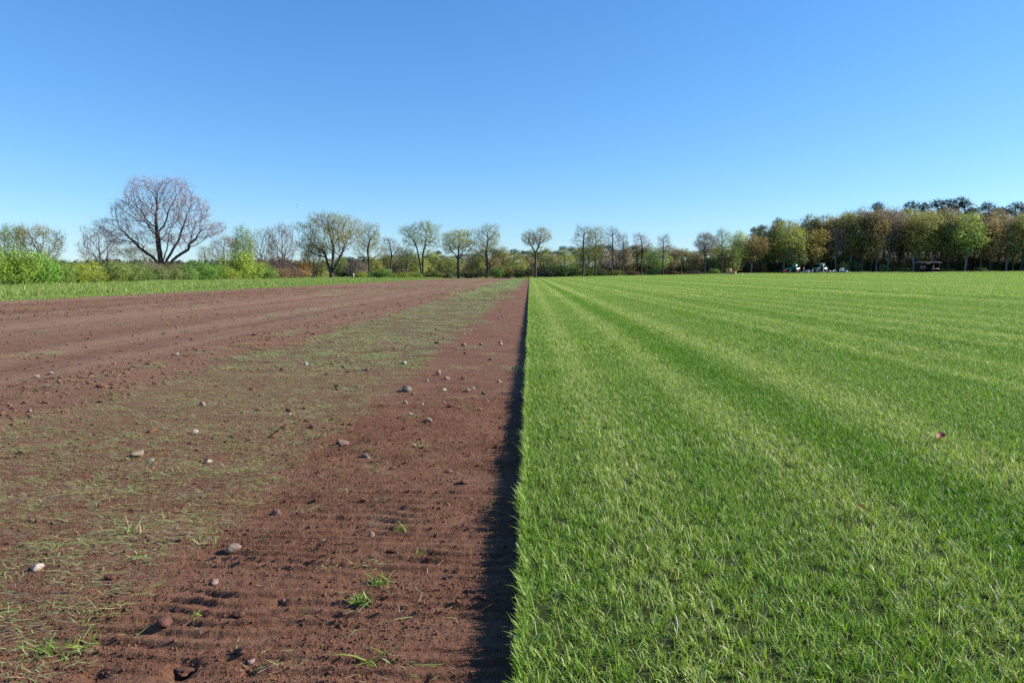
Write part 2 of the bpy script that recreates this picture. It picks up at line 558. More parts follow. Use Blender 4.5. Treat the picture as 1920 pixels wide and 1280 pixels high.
def scatter(name, pts, rot, scl, idx, protos, label, cat):
    """one object that sets out copies of the proto meshes on its points"""
    pts = np.asarray(pts, np.float32)
    me = bpy.data.meshes.new(name)
    me.vertices.add(len(pts)); me.vertices.foreach_set('co', pts.ravel())
    for k, v in (('rot', rot), ('scl', scl)):
        a = me.attributes.new(k, 'FLOAT_VECTOR', 'POINT'); a.data.foreach_set('vector', np.asarray(v, np.float32).ravel())
    a = me.attributes.new('idx', 'INT', 'POINT'); a.data.foreach_set('value', np.asarray(idx, np.int32))
    c = bpy.data.collections.new(name + '_pieces')
    for k, p in enumerate(protos):
        c.objects.link(bpy.data.objects.new('%s_piece_%02d' % (name, k), p))
    ng = gn_tree(); N, L = ng.nodes, ng.links
    gi, go = N.new('NodeGroupInput'), N.new('NodeGroupOutput')
    iop = N.new('GeometryNodeInstanceOnPoints'); ci = N.new('GeometryNodeCollectionInfo')
    ci.inputs['Collection'].default_value = c
    ci.inputs['Separate Children'].default_value = True
    ci.inputs['Reset Children'].default_value = True
    iop.inputs['Pick Instance'].default_value = True
    def na(nm, tp):
        d = N.new('GeometryNodeInputNamedAttribute'); d.data_type = tp; d.inputs['Name'].default_value = nm
        return next(o for o in d.outputs if o.enabled and o.name == 'Attribute')
    L.new(gi.outputs[0], iop.inputs['Points']); L.new(ci.outputs[0], iop.inputs['Instance'])
    L.new(na('idx', 'INT'), iop.inputs['Instance Index'])
    L.new(na('rot', 'FLOAT_VECTOR'), iop.inputs['Rotation'])
    L.new(na('scl', 'FLOAT_VECTOR'), iop.inputs['Scale'])
    L.new(iop.outputs[0], go.inputs[0])
    o = link(name, me)
    md = o.modifiers.new('scatter', 'NODES'); md.node_group = ng
    return tag(o, label, cat, kind='stuff')

def blades(base, az, L, W, th0, kap, nseg, rng, twist=.6):
    """curved grass blades -> verts, quads, tris; nseg segments each"""
    n = len(base)
    dirh = np.stack([np.cos(az), np.sin(az), np.zeros(n)], 1)
    ta = az + math.pi / 2 + rng.normal(0, twist, n)
    wd = np.stack([np.cos(ta), np.sin(ta), np.zeros(n)], 1)
    P = [base]
    for k in range(nseg):
        th = th0 + kap * (k + .5) / nseg
        P.append(P[-1] + (L / nseg)[:, None] * (np.sin(th)[:, None] * dirh + np.cos(th)[:, None] * np.array([0, 0, 1.0])))
    vs = []
    for k in range(nseg):
        w = (W * (1 - .28 * k / nseg) * .5)[:, None]
        vs += [P[k] - wd * w, P[k] + wd * w]
    vs.append(P[nseg])
    m = 2 * nseg + 1
    V = np.stack(vs, 1).reshape(-1, 3)
    o = np.arange(n)[:, None] * m
    Q = np.concatenate([o + np.array([[2 * k, 2 * k + 1, 2 * k + 3, 2 * k + 2]]) for k in range(nseg - 1)]) if nseg > 1 else None
    T = o + np.array([[2 * nseg - 2, 2 * nseg - 1, 2 * nseg]])
    return V, Q, T, m

def grass_cols(n, rng, kind='turf'):
    if kind == 'turf':
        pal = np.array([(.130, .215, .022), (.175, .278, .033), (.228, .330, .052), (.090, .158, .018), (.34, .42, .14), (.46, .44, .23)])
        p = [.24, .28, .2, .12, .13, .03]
    elif kind == 'clip':
        pal = np.array([(.25, .36, .08), (.36, .43, .14), (.17, .30, .055), (.49, .45, .23), (.56, .48, .30), (.31, .35, .12)])
        p = [.26, .27, .16, .14, .05, .12]
    elif kind == 'straw':
        pal = np.array([(.30, .24, .15), (.36, .28, .19), (.20, .17, .09), (.17, .18, .07)])
        p = [.4, .25, .2, .15]
    else:
        pal = np.array([(.22, .315, .05), (.27, .37, .065), (.17, .26, .042), (.36, .41, .14), (.41, .42, .22)])
        p = [.3, .3, .2, .14, .06]
    k = rng.choice(len(pal), n, p=p)
    return pal[k] * rng.uniform(.8, 1.2, (n, 1)) * rng.uniform(.93, 1.07, (n, 3))

def turf_tile(size, dens, Lm, Wm, nseg, seed):
    rng = np.random.default_rng(seed)
    n = int(size * size * dens)
    b = np.zeros((int(n * 1.6), 3)); b[:, :2] = rng.uniform(-size / 2, size / 2, (len(b), 2))
    keep = vn(b[:, 0] * 22 / size * .8 + 9, b[:, 1] * 22 / size * .8, seed) + rng.uniform(-.25, .25, len(b)) > .40
    b = b[keep][:n]; n = len(b)
    az = rng.uniform(0, 2 * math.pi, n)
    clump = vn(b[:, 0] / size * 9, b[:, 1] / size * 9, seed + 5)
    az = az * .8 + clump * 7
    L = Lm * rng.gamma(9, 1 / 9, n) * (.82 + .36 * clump)
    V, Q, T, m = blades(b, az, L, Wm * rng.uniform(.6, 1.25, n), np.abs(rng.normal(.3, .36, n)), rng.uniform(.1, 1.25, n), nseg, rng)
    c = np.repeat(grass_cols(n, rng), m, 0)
    c[m - 1::m] *= np.array([1.55, 1.38, 1.7])          # pale mown tips, lightened further to paint brightness into the far turf
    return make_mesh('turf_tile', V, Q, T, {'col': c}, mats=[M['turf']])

def slope_rot(x, y, rz):
    e = .5
    dzx = (gz(x + e, y) - gz(x - e, y)) / (2 * e); dzy = (gz(x, y + e) - gz(x, y - e)) / (2 * e)
    # rotation applied Rz then tilt; with rz a multiple of 180 degrees the tilt can be written directly
    s = np.where(np.abs(np.mod(rz, 2 * math.pi)) < 1, 1.0, -1.0)
    return np.stack([np.arctan(dzy) * s, -np.arctan(dzx) * s, rz], 1)

def turf_layer(name, tile, y0, y1, protos, label, seed, xmarg):
    rng = np.random.default_rng(seed)
    P = []
    ny0, ny1 = int(round(y0 / tile)), int(round(y1 / tile))
    for j in range(ny0, ny1):
        y = (j + .5) * tile
        xm = .80 * (y + tile) + xmarg
        for i in range(int(xm / tile) + 1):
            x = EDGE - .012 + (i + .5) * tile
            if y < yend(x) - tile * .5: P.append((x, y))
    P = np.array(P); n = len(P)
    rz = rng.integers(0, 2, n) * math.pi
    z = gz(P[:, 0], P[:, 1]) + SOD - .004
    sc_ = np.ones((n, 3)); sc_[:, 2] = rng.uniform(.92, 1.1, n)
    return scatter(name, np.column_stack([P, z]), slope_rot(P[:, 0], P[:, 1], rz), sc_, rng.integers(0, len(protos), n), protos, label, 'grass')

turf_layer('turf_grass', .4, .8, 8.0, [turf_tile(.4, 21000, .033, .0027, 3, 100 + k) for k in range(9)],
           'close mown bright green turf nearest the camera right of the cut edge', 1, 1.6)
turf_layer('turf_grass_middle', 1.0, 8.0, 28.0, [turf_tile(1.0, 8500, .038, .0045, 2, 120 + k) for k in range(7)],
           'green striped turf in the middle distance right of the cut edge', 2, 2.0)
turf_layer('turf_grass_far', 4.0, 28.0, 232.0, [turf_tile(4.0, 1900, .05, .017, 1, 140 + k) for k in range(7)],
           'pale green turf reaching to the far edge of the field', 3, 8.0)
# blades that hang over the cut
rng = np.random.default_rng(5)
n = 11000
y_ = 1.0 + 24 * rng.beta(.75, 2.2, n)
tuftn = vn(y_ * 7, y_ * 0, 31)
b = np.stack([EDGE + ew(y_) + rng.uniform(-.008, .02, n), y_, gz(0 * y_, y_) + SOD - .006 + rng.uniform(-.012, .004, n)], 1)
V, Q, T, m = blades(b, math.pi + rng.normal(0, .9, n), (.028 + .036 * tuftn ** 3) * rng.gamma(8, 1 / 8, n), .0030 * rng.uniform(.6, 1.2, n) * (1 + y_ / 14), np.abs(rng.normal(.3, .3, n)), rng.uniform(.1, 1.0, n), 3, rng)
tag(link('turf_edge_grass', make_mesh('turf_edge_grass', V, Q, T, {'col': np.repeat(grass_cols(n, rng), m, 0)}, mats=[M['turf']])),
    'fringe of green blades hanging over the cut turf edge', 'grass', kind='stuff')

# ---- soil crumbs
def lump(seed, sub=1, rough=.28, flat=.75, cuts=4):
    """a faceted stone or clod, about 1 unit across"""
    import bmesh
    bm = bmesh.new(); bmesh.ops.create_icosphere(bm, subdivisions=sub, radius=.5)
    v = np.array([x.co[:] for x in bm.verts]); f = [[q.index for q in p.verts] for p in bm.faces]; bm.free()
    r = np.random.default_rng(seed)
    k = r.normal(0, 1, (6, 3)); ph = r.uniform(0, 6, 6)
    d = 1 + rough * (np.sin(v * 2 @ k.T * 1.6 + ph) * np.array([.5, .4, .3, .3, .2, .2])).sum(1)
    # a few cut facets
    for _ in range(cuts):
        nrm = r.normal(0, 1, 3); nrm /= np.linalg.norm(nrm)
        h = (v * d[:, None]) @ nrm; lim = r.uniform(.30, .40)
        d = np.where(h > lim, d * lim / np.maximum(h, lim), d)
    v = v * d[:, None] * np.array([1, r.uniform(.7, .95), flat * r.uniform(.8, 1.1)])
    return v, f

crumb = [make_mesh('crumb', *(lambda a: (a[0], None, a[1]))(lump(200 + k, 1, .5, .8)), mats=[M['soil']]) for k in range(6)]
rng = np.random.default_rng(8)
n = 120000
d_ = 1.05 + 9 * rng.beta(.85, 2.6, n)
x_ = -rng.uniform(0, 1, n) * (.85 * d_ + .5)
cl = fbm(x_ * 4, d_ * 9, 41, 3)
ok = cl + rng.uniform(-.2, .2, n) > .44
x_, d_ = x_[ok], d_[ok]; n = len(x_)
s_ = .0040 * rng.lognormal(0, .5, n) * (1 + d_ / 12)
s_ = np.minimum(s_, .024)
scatter('soil_crumbs', np.stack([x_, d_, gz(x_, d_) + relief(x_, d_) + s_ * .08], 1), rng.uniform(0, 6.28, (n, 3)), np.repeat(s_[:, None], 3, 1),
        rng.integers(0, 6, n), crumb, 'loose crumbs of reddish brown soil scattered over the bare ground', 'soil')
n = 16000
d_ = np.exp(rng.uniform(math.log(3.5), math.log(60), n)); x_ = -1.3 - rng.uniform(0, 1, n) * np.minimum(.85 * d_, 18)
rb_ = sst(.42, .58, vn(x_ * .55 + 3.1, d_ * .01, 12))
ok = rng.uniform(0, 1, n) < np.where(x_ < -3.3, .25 + .75 * rb_, .18)
x_, d_ = x_[ok], d_[ok]; n = len(x_)
s_ = np.minimum(.016 * rng.lognormal(0, .5, n) * (1 + d_ / 18), .09)
scatter('soil_clods', np.stack([x_, d_, gz(x_, d_) + relief(x_, d_) + s_ * .12], 1), np.stack([rng.uniform(-.3, .3, n), rng.uniform(-.3, .3, n), rng.uniform(0, 6.28, n)], 1), np.stack([s_ * 1.5, s_, s_ * .75], 1),
        rng.integers(0, 6, n), crumb, 'flat clods lying over the rougher old part of the soil field', 'soil')

# ---- cut grass lying on the soil
def clip_tile(size, n, Lm, Wm, nseg, seed, kind='clip', lift=.006):
    rng = np.random.default_rng(seed)
    b = np.zeros((n, 3)); r = size / 2 * np.sqrt(rng.uniform(0, 1, n)); a = rng.uniform(0, 6.28, n)
    b[:, 0] = r * np.cos(a) * 1.25; b[:, 1] = r * np.sin(a); b[:, 2] = rng.uniform(.001, lift, n)
    az = rng.normal(.45, .55, n) + rng.integers(0, 2, n) * math.pi
    V, Q, T, m = blades(b, az, Lm * rng.gamma(5, 1 / 5, n), Wm * rng.uniform(.6, 1.3, n), rng.normal(1.44, .09, n), rng.uniform(-.1, .4, n), nseg, rng, .3)
    V[:, 2] = np.maximum(V[:, 2], .0008)
    return make_mesh('cuttings', V, Q, T, {'col': np.repeat(grass_cols(n, rng, kind), m, 0)}, mats=[M['clip']])

def clip_density(x, y):
    band = sst(-3.75, -3.1, x + .5 * (fbm(x * .8, y * .35, 51, 3) - .5)) * (1 - sst(-1.34, -1.12, x + .22 * (fbm(x * 2, y * 1.2, 52, 3) - .5)))
    pat = sst(.40, .62, fbm(x * .9, y * .7, 53, 4)) * .75 + sst(.35, .6, fbm(x * 2.6, y * 3.4, 54, 3)) * .55
    far = sst(3.0, 8.0, y)
    edge1 = np.exp(-((x + 1.5) / .22) ** 2) * far
    d = band * ((.75 + pat * (1.3 + .3 * far)) + .5 * edge1 + .35 * far)
    d = d + .55 * np.exp(-((x + 4.15 + .2 * (vn(y * .2, y * 0, 55) - .5)) / .10) ** 2) * sst(.3, .6, vn(x, y * .3, 56)) * sst(4, 7, y)
    d = d + .22 * np.exp(-((x + 6.2) / .25) ** 2) * sst(.45, .7, vn(x, y * .16, 57))
    d = d + .30 * np.exp(-((x + 9.6) / .6) ** 2) * sst(.35, .6, vn(x, y * .12, 58))
    s = sst(-1.3, -1.1, x) * (1 - sst(-.2, -.08, x))
    d = d + s * (.025 + .28 * sst(.50, .66, fbm(x * 1.5, y * 1.1, 59, 3)) * np.exp(-((y - 4.4) / 1.3) ** 2))
    d = d + .012 * (x < -3.2)
    return np.clip(d, 0, 1)

def clip_layer(name, y0, y1, cell, protos, label, seed, xw, thr=.0, zoff=.0, power=1.0):
    rng = np.random.default_rng(seed)
    P = []
    for j in range(int((y1 - y0) / cell)):
        y = y0 + (j + .5) * cell
        w = min(19.7, .9 * y + .6, xw)
        m = int(w / cell)
        P.append(np.stack([-.12 - (np.arange(m) + .5) * cell, np.full(m, y)], 1))
    P = np.concatenate(P) + rng.uniform(-.5, .5, (sum(len(p) for p in P), 2)) * cell
    P = P[P[:, 0] < -.14]
    keep = rng.uniform(0, 1, len(P)) < clip_density(P[:, 0], P[:, 1]) ** power
    P = P[keep]; n = len(P)
    sc_ = np.repeat(rng.uniform(.8, 1.15, (n, 1)), 3, 1)
    rz = rng.choice([0, math.pi], n) + rng.normal(0, .35, n)
    return scatter(name, np.column_stack([P, gz(P[:, 0], P[:, 1]) + relief(P[:, 0], P[:, 1]) + zoff]), np.stack([rng.normal(0, .05, n), rng.normal(0, .05, n), rz], 1), sc_, rng.integers(0, len(protos), n), protos, label, 'cut grass')

clip_layer('grass_cuttings', 1.05, 7.0, .062, [clip_tile(.11, 22, .031, .0023, 2, 300 + k, 'clip' if k < 8 else 'straw') for k in range(11)],
           'loose green and straw coloured grass cuttings on the soil nearest the camera', 61, 9.0)
clip_layer('grass_cuttings_middle', 7.0, 26.0, .19, [clip_tile(.3, 110, .05, .0055, 2, 320 + k, 'clip' if k < 6 else 'straw', .012) for k in range(8)],
           'band of grass cuttings on the soil in the middle distance', 62, 22.0)
clip_layer('grass_cuttings_far', 26.0, 188.0, .8, [clip_tile(1.25, 260, .10, .03, 1, 340 + k, 'clip', .03) for k in range(6)],
           'thin far band of grass cuttings running to the end of the field', 63, 20.0, zoff=.01)
# single bits of straw and root over the bare strips
rng = np.random.default_rng(66)
n = 1500
d_ = 1.2 + 9 * rng.beta(1, 1.8, n); x_ = -.1 - rng.uniform(0, 1, n) * (.85 * d_ + .3)
sp = [clip_tile(.02, 1, .038, .0022, 3, 380 + k, ('straw', 'clip')[k % 2], .004) for k in range(12)]
scatter('straw_bits', np.stack([x_, d_, gz(x_, d_) + relief(x_, d_)], 1), np.stack([0 * x_, 0 * x_, rng.uniform(0, 6.28, n)], 1), np.repeat(rng.uniform(.5, 1.3, (n, 1)), 3, 1), rng.integers(0, 12, n), sp,
        'single bits of straw and green stalk strewn over the soil', 'straw')

# ---- rough verge and the far headland
def verge_tile(size, n, Lm, Wm, seed, sd=.25):
    rng = np.random.default_rng(seed)
    b = np.zeros((n, 3)); b[:, :2] = rng.uniform(-size / 2, size / 2, (n, 2))
    c = vn(b[:, 0] / size * 6, b[:, 1] / size * 6, seed)
    V, Q, T, m = blades(b, rng.uniform(0, 6.28, n), Lm * (.35 + 1.1 * c) * rng.gamma(8, 1 / 8, n), Wm * rng.uniform(.6, 1.4, n), np.abs(rng.normal(sd, .25, n)), rng.uniform(.2, 1.1, n), 2, rng)
    return make_mesh('verge_tile', V, Q, T, {'col': np.repeat(grass_cols(n, rng, 'verge'), m, 0)}, mats=[M['verge']])
def area_layer(name, pts, protos, label, seed, cat='grass', zs=(.8, 1.25)):
    rng = np.random.default_rng(seed); pts = np.asarray(pts, float); n = len(pts)
    rz = rng.integers(0, 2, n) * math.pi
    s = np.ones((n, 3)); s[:, 2] = rng.uniform(*zs, n)
    return scatter(name, np.column_stack([pts, gz(pts[:, 0], pts[:, 1]) - .02]), slope_rot(pts[:, 0], pts[:, 1], rz), s, rng.integers(0, len(protos), n), protos, label, cat)
P = [(x, y) for y in np.arange(21, 190, 2.0) for x in np.arange(-47, -22.6, 2.0) if x > -.98 * y - 6]
area_layer('verge_plants', P, [verge_tile(2.0, 1500, .22, .026, 400 + k) for k in range(6)], 'tall bright green verge plants in front of the left hedge', 71)
P = [(x, y) for y in np.arange(15, 191, 1.3) for x in np.arange(-22.6, -19.6, 1.0) if x > -.98 * y - 4]
area_layer('verge_short_grass', P, [verge_tile(1.4, 900, .09, .018, 420 + k) for k in range(4)], 'short green grass strip along the left edge of the soil', 72)
P = [(x, y + yend(x) - 190) for y in np.arange(192, 206, 2.2) for x in np.arange(-60, 190, 2.2)]
area_layer('headland_grass', P, [verge_tile(2.4, 420, .28, .045, 440 + k) for k in range(5)], 'rough grass along the far end of the field under the trees', 73, zs=(.5, 1.0))
# ================================================================ TREES
def grow(seed, blobs, n, trunks, step, kill, tip, expo=2.35, up=.12, jit=.18, maxn=2600):
    """space colonisation: limbs reach for points spread through the crown's blobs"""
    rng = np.random.default_rng(seed)
    w = np.array([b[6] for b in blobs], float); w /= w.sum()
    A = []
    for b, m in zip(blobs, (w * n).astype(int)):
        u_ = rng.normal(0, 1, (m, 3)); u_ /= np.linalg.norm(u_, axis=1)[:, None]
        r = rng.uniform(.25, 1, m) ** (1 / 2.2)
        A.append(u_ * r[:, None] * np.array(b[3:6]) + np.array(b[:3]))
    A = np.concatenate(A)
    pos, par = [], []
    for tr in trunks:
        prev = -1
        if pos:                        # later stems spring from the nearest point of the first
            q0 = np.array(pos)
            prev = int(np.linalg.norm(q0 - np.array(tr[0], float), axis=1).argmin())
        for k in range(len(tr) - 1):
            p0, p1 = np.array(tr[k], float), np.array(tr[k + 1], float)
            m = max(1, int(np.linalg.norm(p1 - p0) / step))
            for j in range(0 if k == 0 else 1, m + 1):
                pos.append(p0 + (p1 - p0) * j / m + rng.normal(0, .025, 3) * (j > 0)); par.append(prev); prev = len(pos) - 1
    P = np.array(pos)
    D = np.linalg.norm(A[:, None] - P[None], axis=2)
    # roots of the limbs: never the lowest part of a trunk
    D[:, P[:, 2] < .55 * P[:, 2].max()] += 2.0
    near, nd = D.argmin(1), D.min(1)
    for it in range(220):
        if len(A) == 0 or len(pos) > maxn: break
        act = np.unique(near)
        new, newp = [], []
        for a in act:
            v = A[near == a] - pos[a]
            dv = (v / (np.linalg.norm(v, axis=1)[:, None] + 1e-6)).mean(0) + rng.normal(0, jit, 3)
            dv[2] += up
            dv /= np.linalg.norm(dv) + 1e-9
            new.append(pos[a] + dv * step); newp.append(a)
        i0 = len(pos)
        pos += new; par += newp
        Nn = np.array(new)
        D = np.linalg.norm(A[:, None] - Nn[None], axis=2)
        j = D.argmin(1); dm = D.min(1)
        better = dm < nd
        near = np.where(better, i0 + j, near); nd = np.where(better, dm, nd)
        keep = nd > kill
        A, near, nd = A[keep], near[keep], nd[keep]
    P = np.array(pos); par = np.array(par)
    nn = len(P)
    rad = np.zeros(nn); kids = np.zeros(nn, int)
    acc = np.zeros(nn)
    for i in range(nn - 1, -1, -1):
        rad[i] = max(tip, acc[i] ** (1 / expo)) if acc[i] > 0 else tip
        if par[i] >= 0:
            acc[par[i]] += rad[i] ** expo; kids[par[i]] += 1
    return P, par, rad, kids

def tubes(P, par, rad, sides_big=7, rbig=.07, rmax=None):
    e = np.where(par >= 0)[0]
    V, Q, off = [], [], 0
    for big in (True, False):
        m = (rad[e] > rbig) == big
        k = e[m]
        if len(k) == 0: continue
        ns = sides_big if big else 3
        a, b = P[par[k]], P[k]
        t = b - a; ln = np.linalg.norm(t, axis=1)[:, None] + 1e-9; t = t / ln
        a = a - t * ln * .06
        ref = np.where(np.abs(t[:, 2:3]) > .9, np.array([[1., 0, 0]]), np.array([[0, 0, 1.]]))
        u_ = np.cross(t, ref); u_ /= np.linalg.norm(u_, axis=1)[:, None]; w_ = np.cross(t, u_)
        ra = np.minimum(rad[par[k]], rad[k] * 1.35 + .005); rb = rad[k]
        ang = np.arange(ns) * 2 * math.pi / ns
        c, s = np.cos(ang)[None, :, None], np.sin(ang)[None, :, None]
        ring = u_[:, None] * c + w_[:, None] * s
        va = a[:, None] + ring * ra[:, None, None]; vb = b[:, None] + ring * rb[:, None, None]
        V.append(np.concatenate([va, vb], 1).reshape(-1, 3))
        o = off + np.arange(len(k))[:, None] * 2 * ns
        for j in range(ns):
            j2 = (j + 1) % ns
            Q.append(o + np.array([[j, j2, ns + j2, ns + j]]))
        off += len(k) * 2 * ns
    return np.concatenate(V), np.concatenate(Q)

def twigs(P, par, rad, kids, per, L, w, rng, thin=2.2):
    """two orders of fine twigs, each a thin sliver"""
    tip = rad.min()
    s = np.where((rad < tip * thin) & (par >= 0))[0]
    s = np.repeat(s, per)
    def order(b, d, L, w, spread):
        d = d + rng.normal(0, spread, d.shape); d[:, 2] += .15; d /= np.linalg.norm(d, axis=1)[:, None]
        e = b + d * (L * rng.gamma(4, .25, len(b)))[:, None]
        sd = np.cross(d, rng.normal(0, 1, d.shape)); sd /= np.linalg.norm(sd, axis=1)[:, None] + 1e-9
        return np.stack([b - sd * w / 2, b + sd * w / 2, e], 1).reshape(-1, 3), d, e
    d = P[s] - P[par[s]]; d /= np.linalg.norm(d, axis=1)[:, None] + 1e-9
    b = P[s] - (P[s] - P[par[s]]) * rng.uniform(0, .95, (len(s), 1))
    V1, d1, e1 = order(b, d, L, w, .5)
    k = np.repeat(np.arange(len(s)), 2)
    b2 = b[k] + (e1[k] - b[k]) * rng.uniform(.25, .95, (len(k), 1))
    V2, d2, e2 = order(b2, d1[k], L * .55, w * .7, .5)
    V = np.concatenate([V1, V2])
    T = np.arange(len(V)).reshape(-1, 3)
    return V, T, np.concatenate([b, b2]), np.concatenate([e1, e2])

def flakes(C, size, rng, asp=.62, centre=None, rnd=.75):
    """leaf sprays; they face outwards from the crown more than inwards"""
    n = len(C)
    c = rng.normal(0, 1, (n, 3)); c /= np.linalg.norm(c, axis=1)[:, None]
    if centre is not None:
        o = C - centre; o /= np.linalg.norm(o, axis=1)[:, None] + 1e-9
        o[:, 2] += .35
        c = o + c * rnd * 1.2; c /= np.linalg.norm(c, axis=1)[:, None] + 1e-9
    a = np.cross(c, rng.normal(0, 1, (n, 3))); a /= np.linalg.norm(a, axis=1)[:, None] + 1e-9
    b = np.cross(c, a)
    s = (size * rng.uniform(.55, 1.35, n))[:, None] * .5
    V = np.stack([C - a * s, C + b * s * asp + c * s * .15, C + a * s, C - b * s * asp + c * s * .15], 1).reshape(-1, 3)
    return V, np.arange(n * 4).reshape(-1, 4)

LEAFK = 1.35                        # how light spring foliage is against the palette below
class Proto:
    """the trunk and crown meshes of one kind of tree, rooted at the origin"""
    def __init__(s, name, seed, blobs, n, trunks, step=.7, kill=1.0, tip=.018, expo=2.0, up=.12, per=2, tl=.8, tw=.03, leaves=0, lsize=.3,
                 bark='bark', leafm='leaf', base=None, thin=2.2, lspread=.25, maxn=2600, jit=.18):
        rng = np.random.default_rng(seed + 1000)
        if name in ('low_oak', 'fan', 'vee', 'oval', 'flat', 'slim', 'slim2', 'bare', 'round'):
            b0 = max(blobs, key=lambda q_: q_[6])
            for _ in range(7):
                a_, e_ = rng.uniform(0, 6.28), rng.uniform(-.5, .9)
                blobs = blobs + [(b0[0] + b0[3] * 1.02 * math.cos(a_) * math.cos(e_), b0[1] + b0[4] * math.sin(a_) * math.cos(e_), b0[2] + b0[5] * math.sin(e_) * 1.05, b0[3] * .28, b0[4] * .28, b0[5] * rng.uniform(.2, .34), .11)]
            blobs = [(*q_[:6], q_[6] * rng.uniform(.6, 1.3)) for q_ in blobs]
        if name in ('fan', 'vee', 'oval', 'flat', 'low_oak'): leaves = int(leaves * 1.5)
        if leaves and lsize < .3 and 'hedge' not in name and 'shrub' not in name: leaves, lsize = int(leaves * 2.6), lsize * .72
        if name != 'great_oak': n, kill, thin = int(n * 2.8), kill * .72, max(thin, 2.8)
        P, par, rad, kids = grow(seed, blobs, n, trunks, step, kill, tip, expo, up, jit, maxn)
        if base:                       # bring the pipe model to the trunk radius wanted, leave twigs alone
            k = math.log(base / tip) / math.log(rad.max() / tip)
            rad = tip * (rad / tip) ** k
        low = P[:, 2] < 1.0
        rad = np.where(low & (rad > .1), rad * (1 + .35 * (1 - P[:, 2]).clip(0, 1) ** 2), rad)
        V, Q = tubes(P, par, rad)
        s.trunk = make_mesh(name + '_trunk', V, Q, smooth=True, mats=[M[bark]])
        s.h = P[:, 2].max()
        s.w = np.ptp(P[:, 0])
        V, T, b, e = twigs(P, par, rad, kids, per, tl, tw, rng, thin)
        vt = [V]; vv = [rng.uniform(0, .35, len(V))]; Tq = T; Qq = None; nv = len(V); fm = None
        if leaves:
            i = rng.integers(0, len(b), leaves)
            C = b[i] + (e[i] - b[i]) * rng.uniform(.2, 1.05, (leaves, 1)) + rng.normal(0, lspread, (leaves, 3))
            V2, Q2 = flakes(C, lsize, rng, centre=C.mean(0) - np.array([0, 0, .15 * np.ptp(C[:, 2])]))
            vt.append(V2); Qq = Q2 + nv
            vv.append(np.repeat(rng.uniform(0, 1, leaves), 4))
        fm = np.concatenate([np.zeros(0 if Qq is None else len(Qq), int), np.ones(len(Tq), int)])
        s.crown = make_mesh(name + '_crown', np.concatenate(vt), Qq, Tq, {'v': np.concatenate(vv)}, mats=[M[leafm], M['twig']], fmat=fm)
        s.h = max(s.h, float(e[:, 2].max()) * .985)
        s.w = max(s.w, float(np.percentile(e[:, 0], 99) - np.percentile(e[:, 0], 1)))
        s.name = name
        print('PROTO', name, 'nodes', len(P), 'tips', int((kids == 0).sum()), 'rmax %.3f' % rad.max(), 'twigs', len(T), 'h %.1f w %.1f' % (s.h, s.w))
    def place(s, name, label, loc, h, w, color, cat='tree', group=None, rz=0.0, twig=None):
        r = thing(name, label, cat, loc, rz, group)
        k = h / s.h
        kw = (w / s.w) if w else k
        r.scale = (kw, kw, k)
        t = link('trunk', s.trunk, r); c = link('crown', s.crown, r)
        k_ = LEAFK * (1.75 if s.name.startswith('wood') else 1.12 if s.name.startswith('hedge') else 1.0)
        c.color = (*(x * k_ for x in color), 1.0); t.color = c.color
        return r

def twig_mat():
    t = NT('fine_twigs')
    oc = t.n('ShaderNodeObjectInfo').outputs['Color']
    c = t.mix(.7, (.16, .115, .095), t.mix(1.0, oc, (1.5, 1.4, 1.4), 'MULTIPLY'))
    t.pbr(c, .85, .15)
    return t.m
M['twig'] = twig_mat()

def tr(*p): return list(p)
pr = {}
# the great bare oak
pr['great_oak'] = Proto('great_oak', 7, [(-1.9, 0, 12.4, 2.9, 2.8, 2.7, .6), (1.9, .5, 12.5, 2.7, 2.6, 2.5, .55), (-4.3, 0, 10, 2.5, 2.6, 2.0, .45), (4.5, 0, 10.0, 2.6, 2.8, 2.5, .5), (0, 0, 9.2, 3.2, 3.6, 2.4, .42), (-6.7, 0, 7.8, 2.4, 2.6, 1.5, .36), (-4.6, -1, 6.2, 2.7, 2.6, 1.2, .32),
    (6.0, 0, 7.2, 2.6, 2.4, 1.3, .35), (8.2, 0, 7.7, 1.3, 1.4, .9, .13), (3, 0, 6, 2.4, 3, 1.1, .2), (-1, 0, 6.4, 2.5, 3, 1.2, .2)],
    7000, [tr((0, 0, -.3), (.1, 0, 1.3), (-.1, 0, 2.6), (-.4, .1, 4.6), (-.5, 0, 6.8)), tr((.1, 0, 2.0), (1.0, .1, 3.6), (2.0, .2, 5.4)), tr((0, 0, 1.8), (-1.2, 0, 3.4), (-3.0, .2, 4.7)), tr((.2, .1, 1.7), (2.0, -.2, 3.4), (4.0, -.3, 4.6)), tr((0, 0, 2.4), (.2, 1.4, 5.2)), tr((0, 0, 2.4), (.2, -1.5, 5.0))],
    step=.36, kill=.40, tip=.012, expo=2.1, up=.03, per=3, tl=.75, tw=.022, base=.52, leaves=900, lsize=.14, maxn=9000, jit=.22, thin=2.6)
# broad half-leafed oak with a low fork
pr['low_oak'] = Proto('low_oak', 11, [(-.6, 0, 9.6, 5.6, 5.2, 4.6, 1.4), (-4.6, 0, 7.0, 2.6, 3, 3.2, .5), (3.2, 0, 11, 3.6, 3.6, 3.2, .6), (0, 0, 13, 3.4, 3.4, 1.8, .4)],
    950, [tr((0, 0, -.3), (0, 0, 1.2), (-.7, 0, 3.2), (-1.3, 0, 5.6)), tr((.1, 0, 1.2), (1.2, 0, 3.4), (2.3, .2, 6.2)), tr((0, 0, 1.4), (.2, .6, 4.4), (.3, .7, 7)), tr((0, 0, 1.0), (-1.6, -.5, 3.6))],
    step=.55, kill=.75, tip=.018, up=.12, per=2, tl=.8, tw=.026, base=.46, leaves=4200, lsize=.25, maxn=3600)
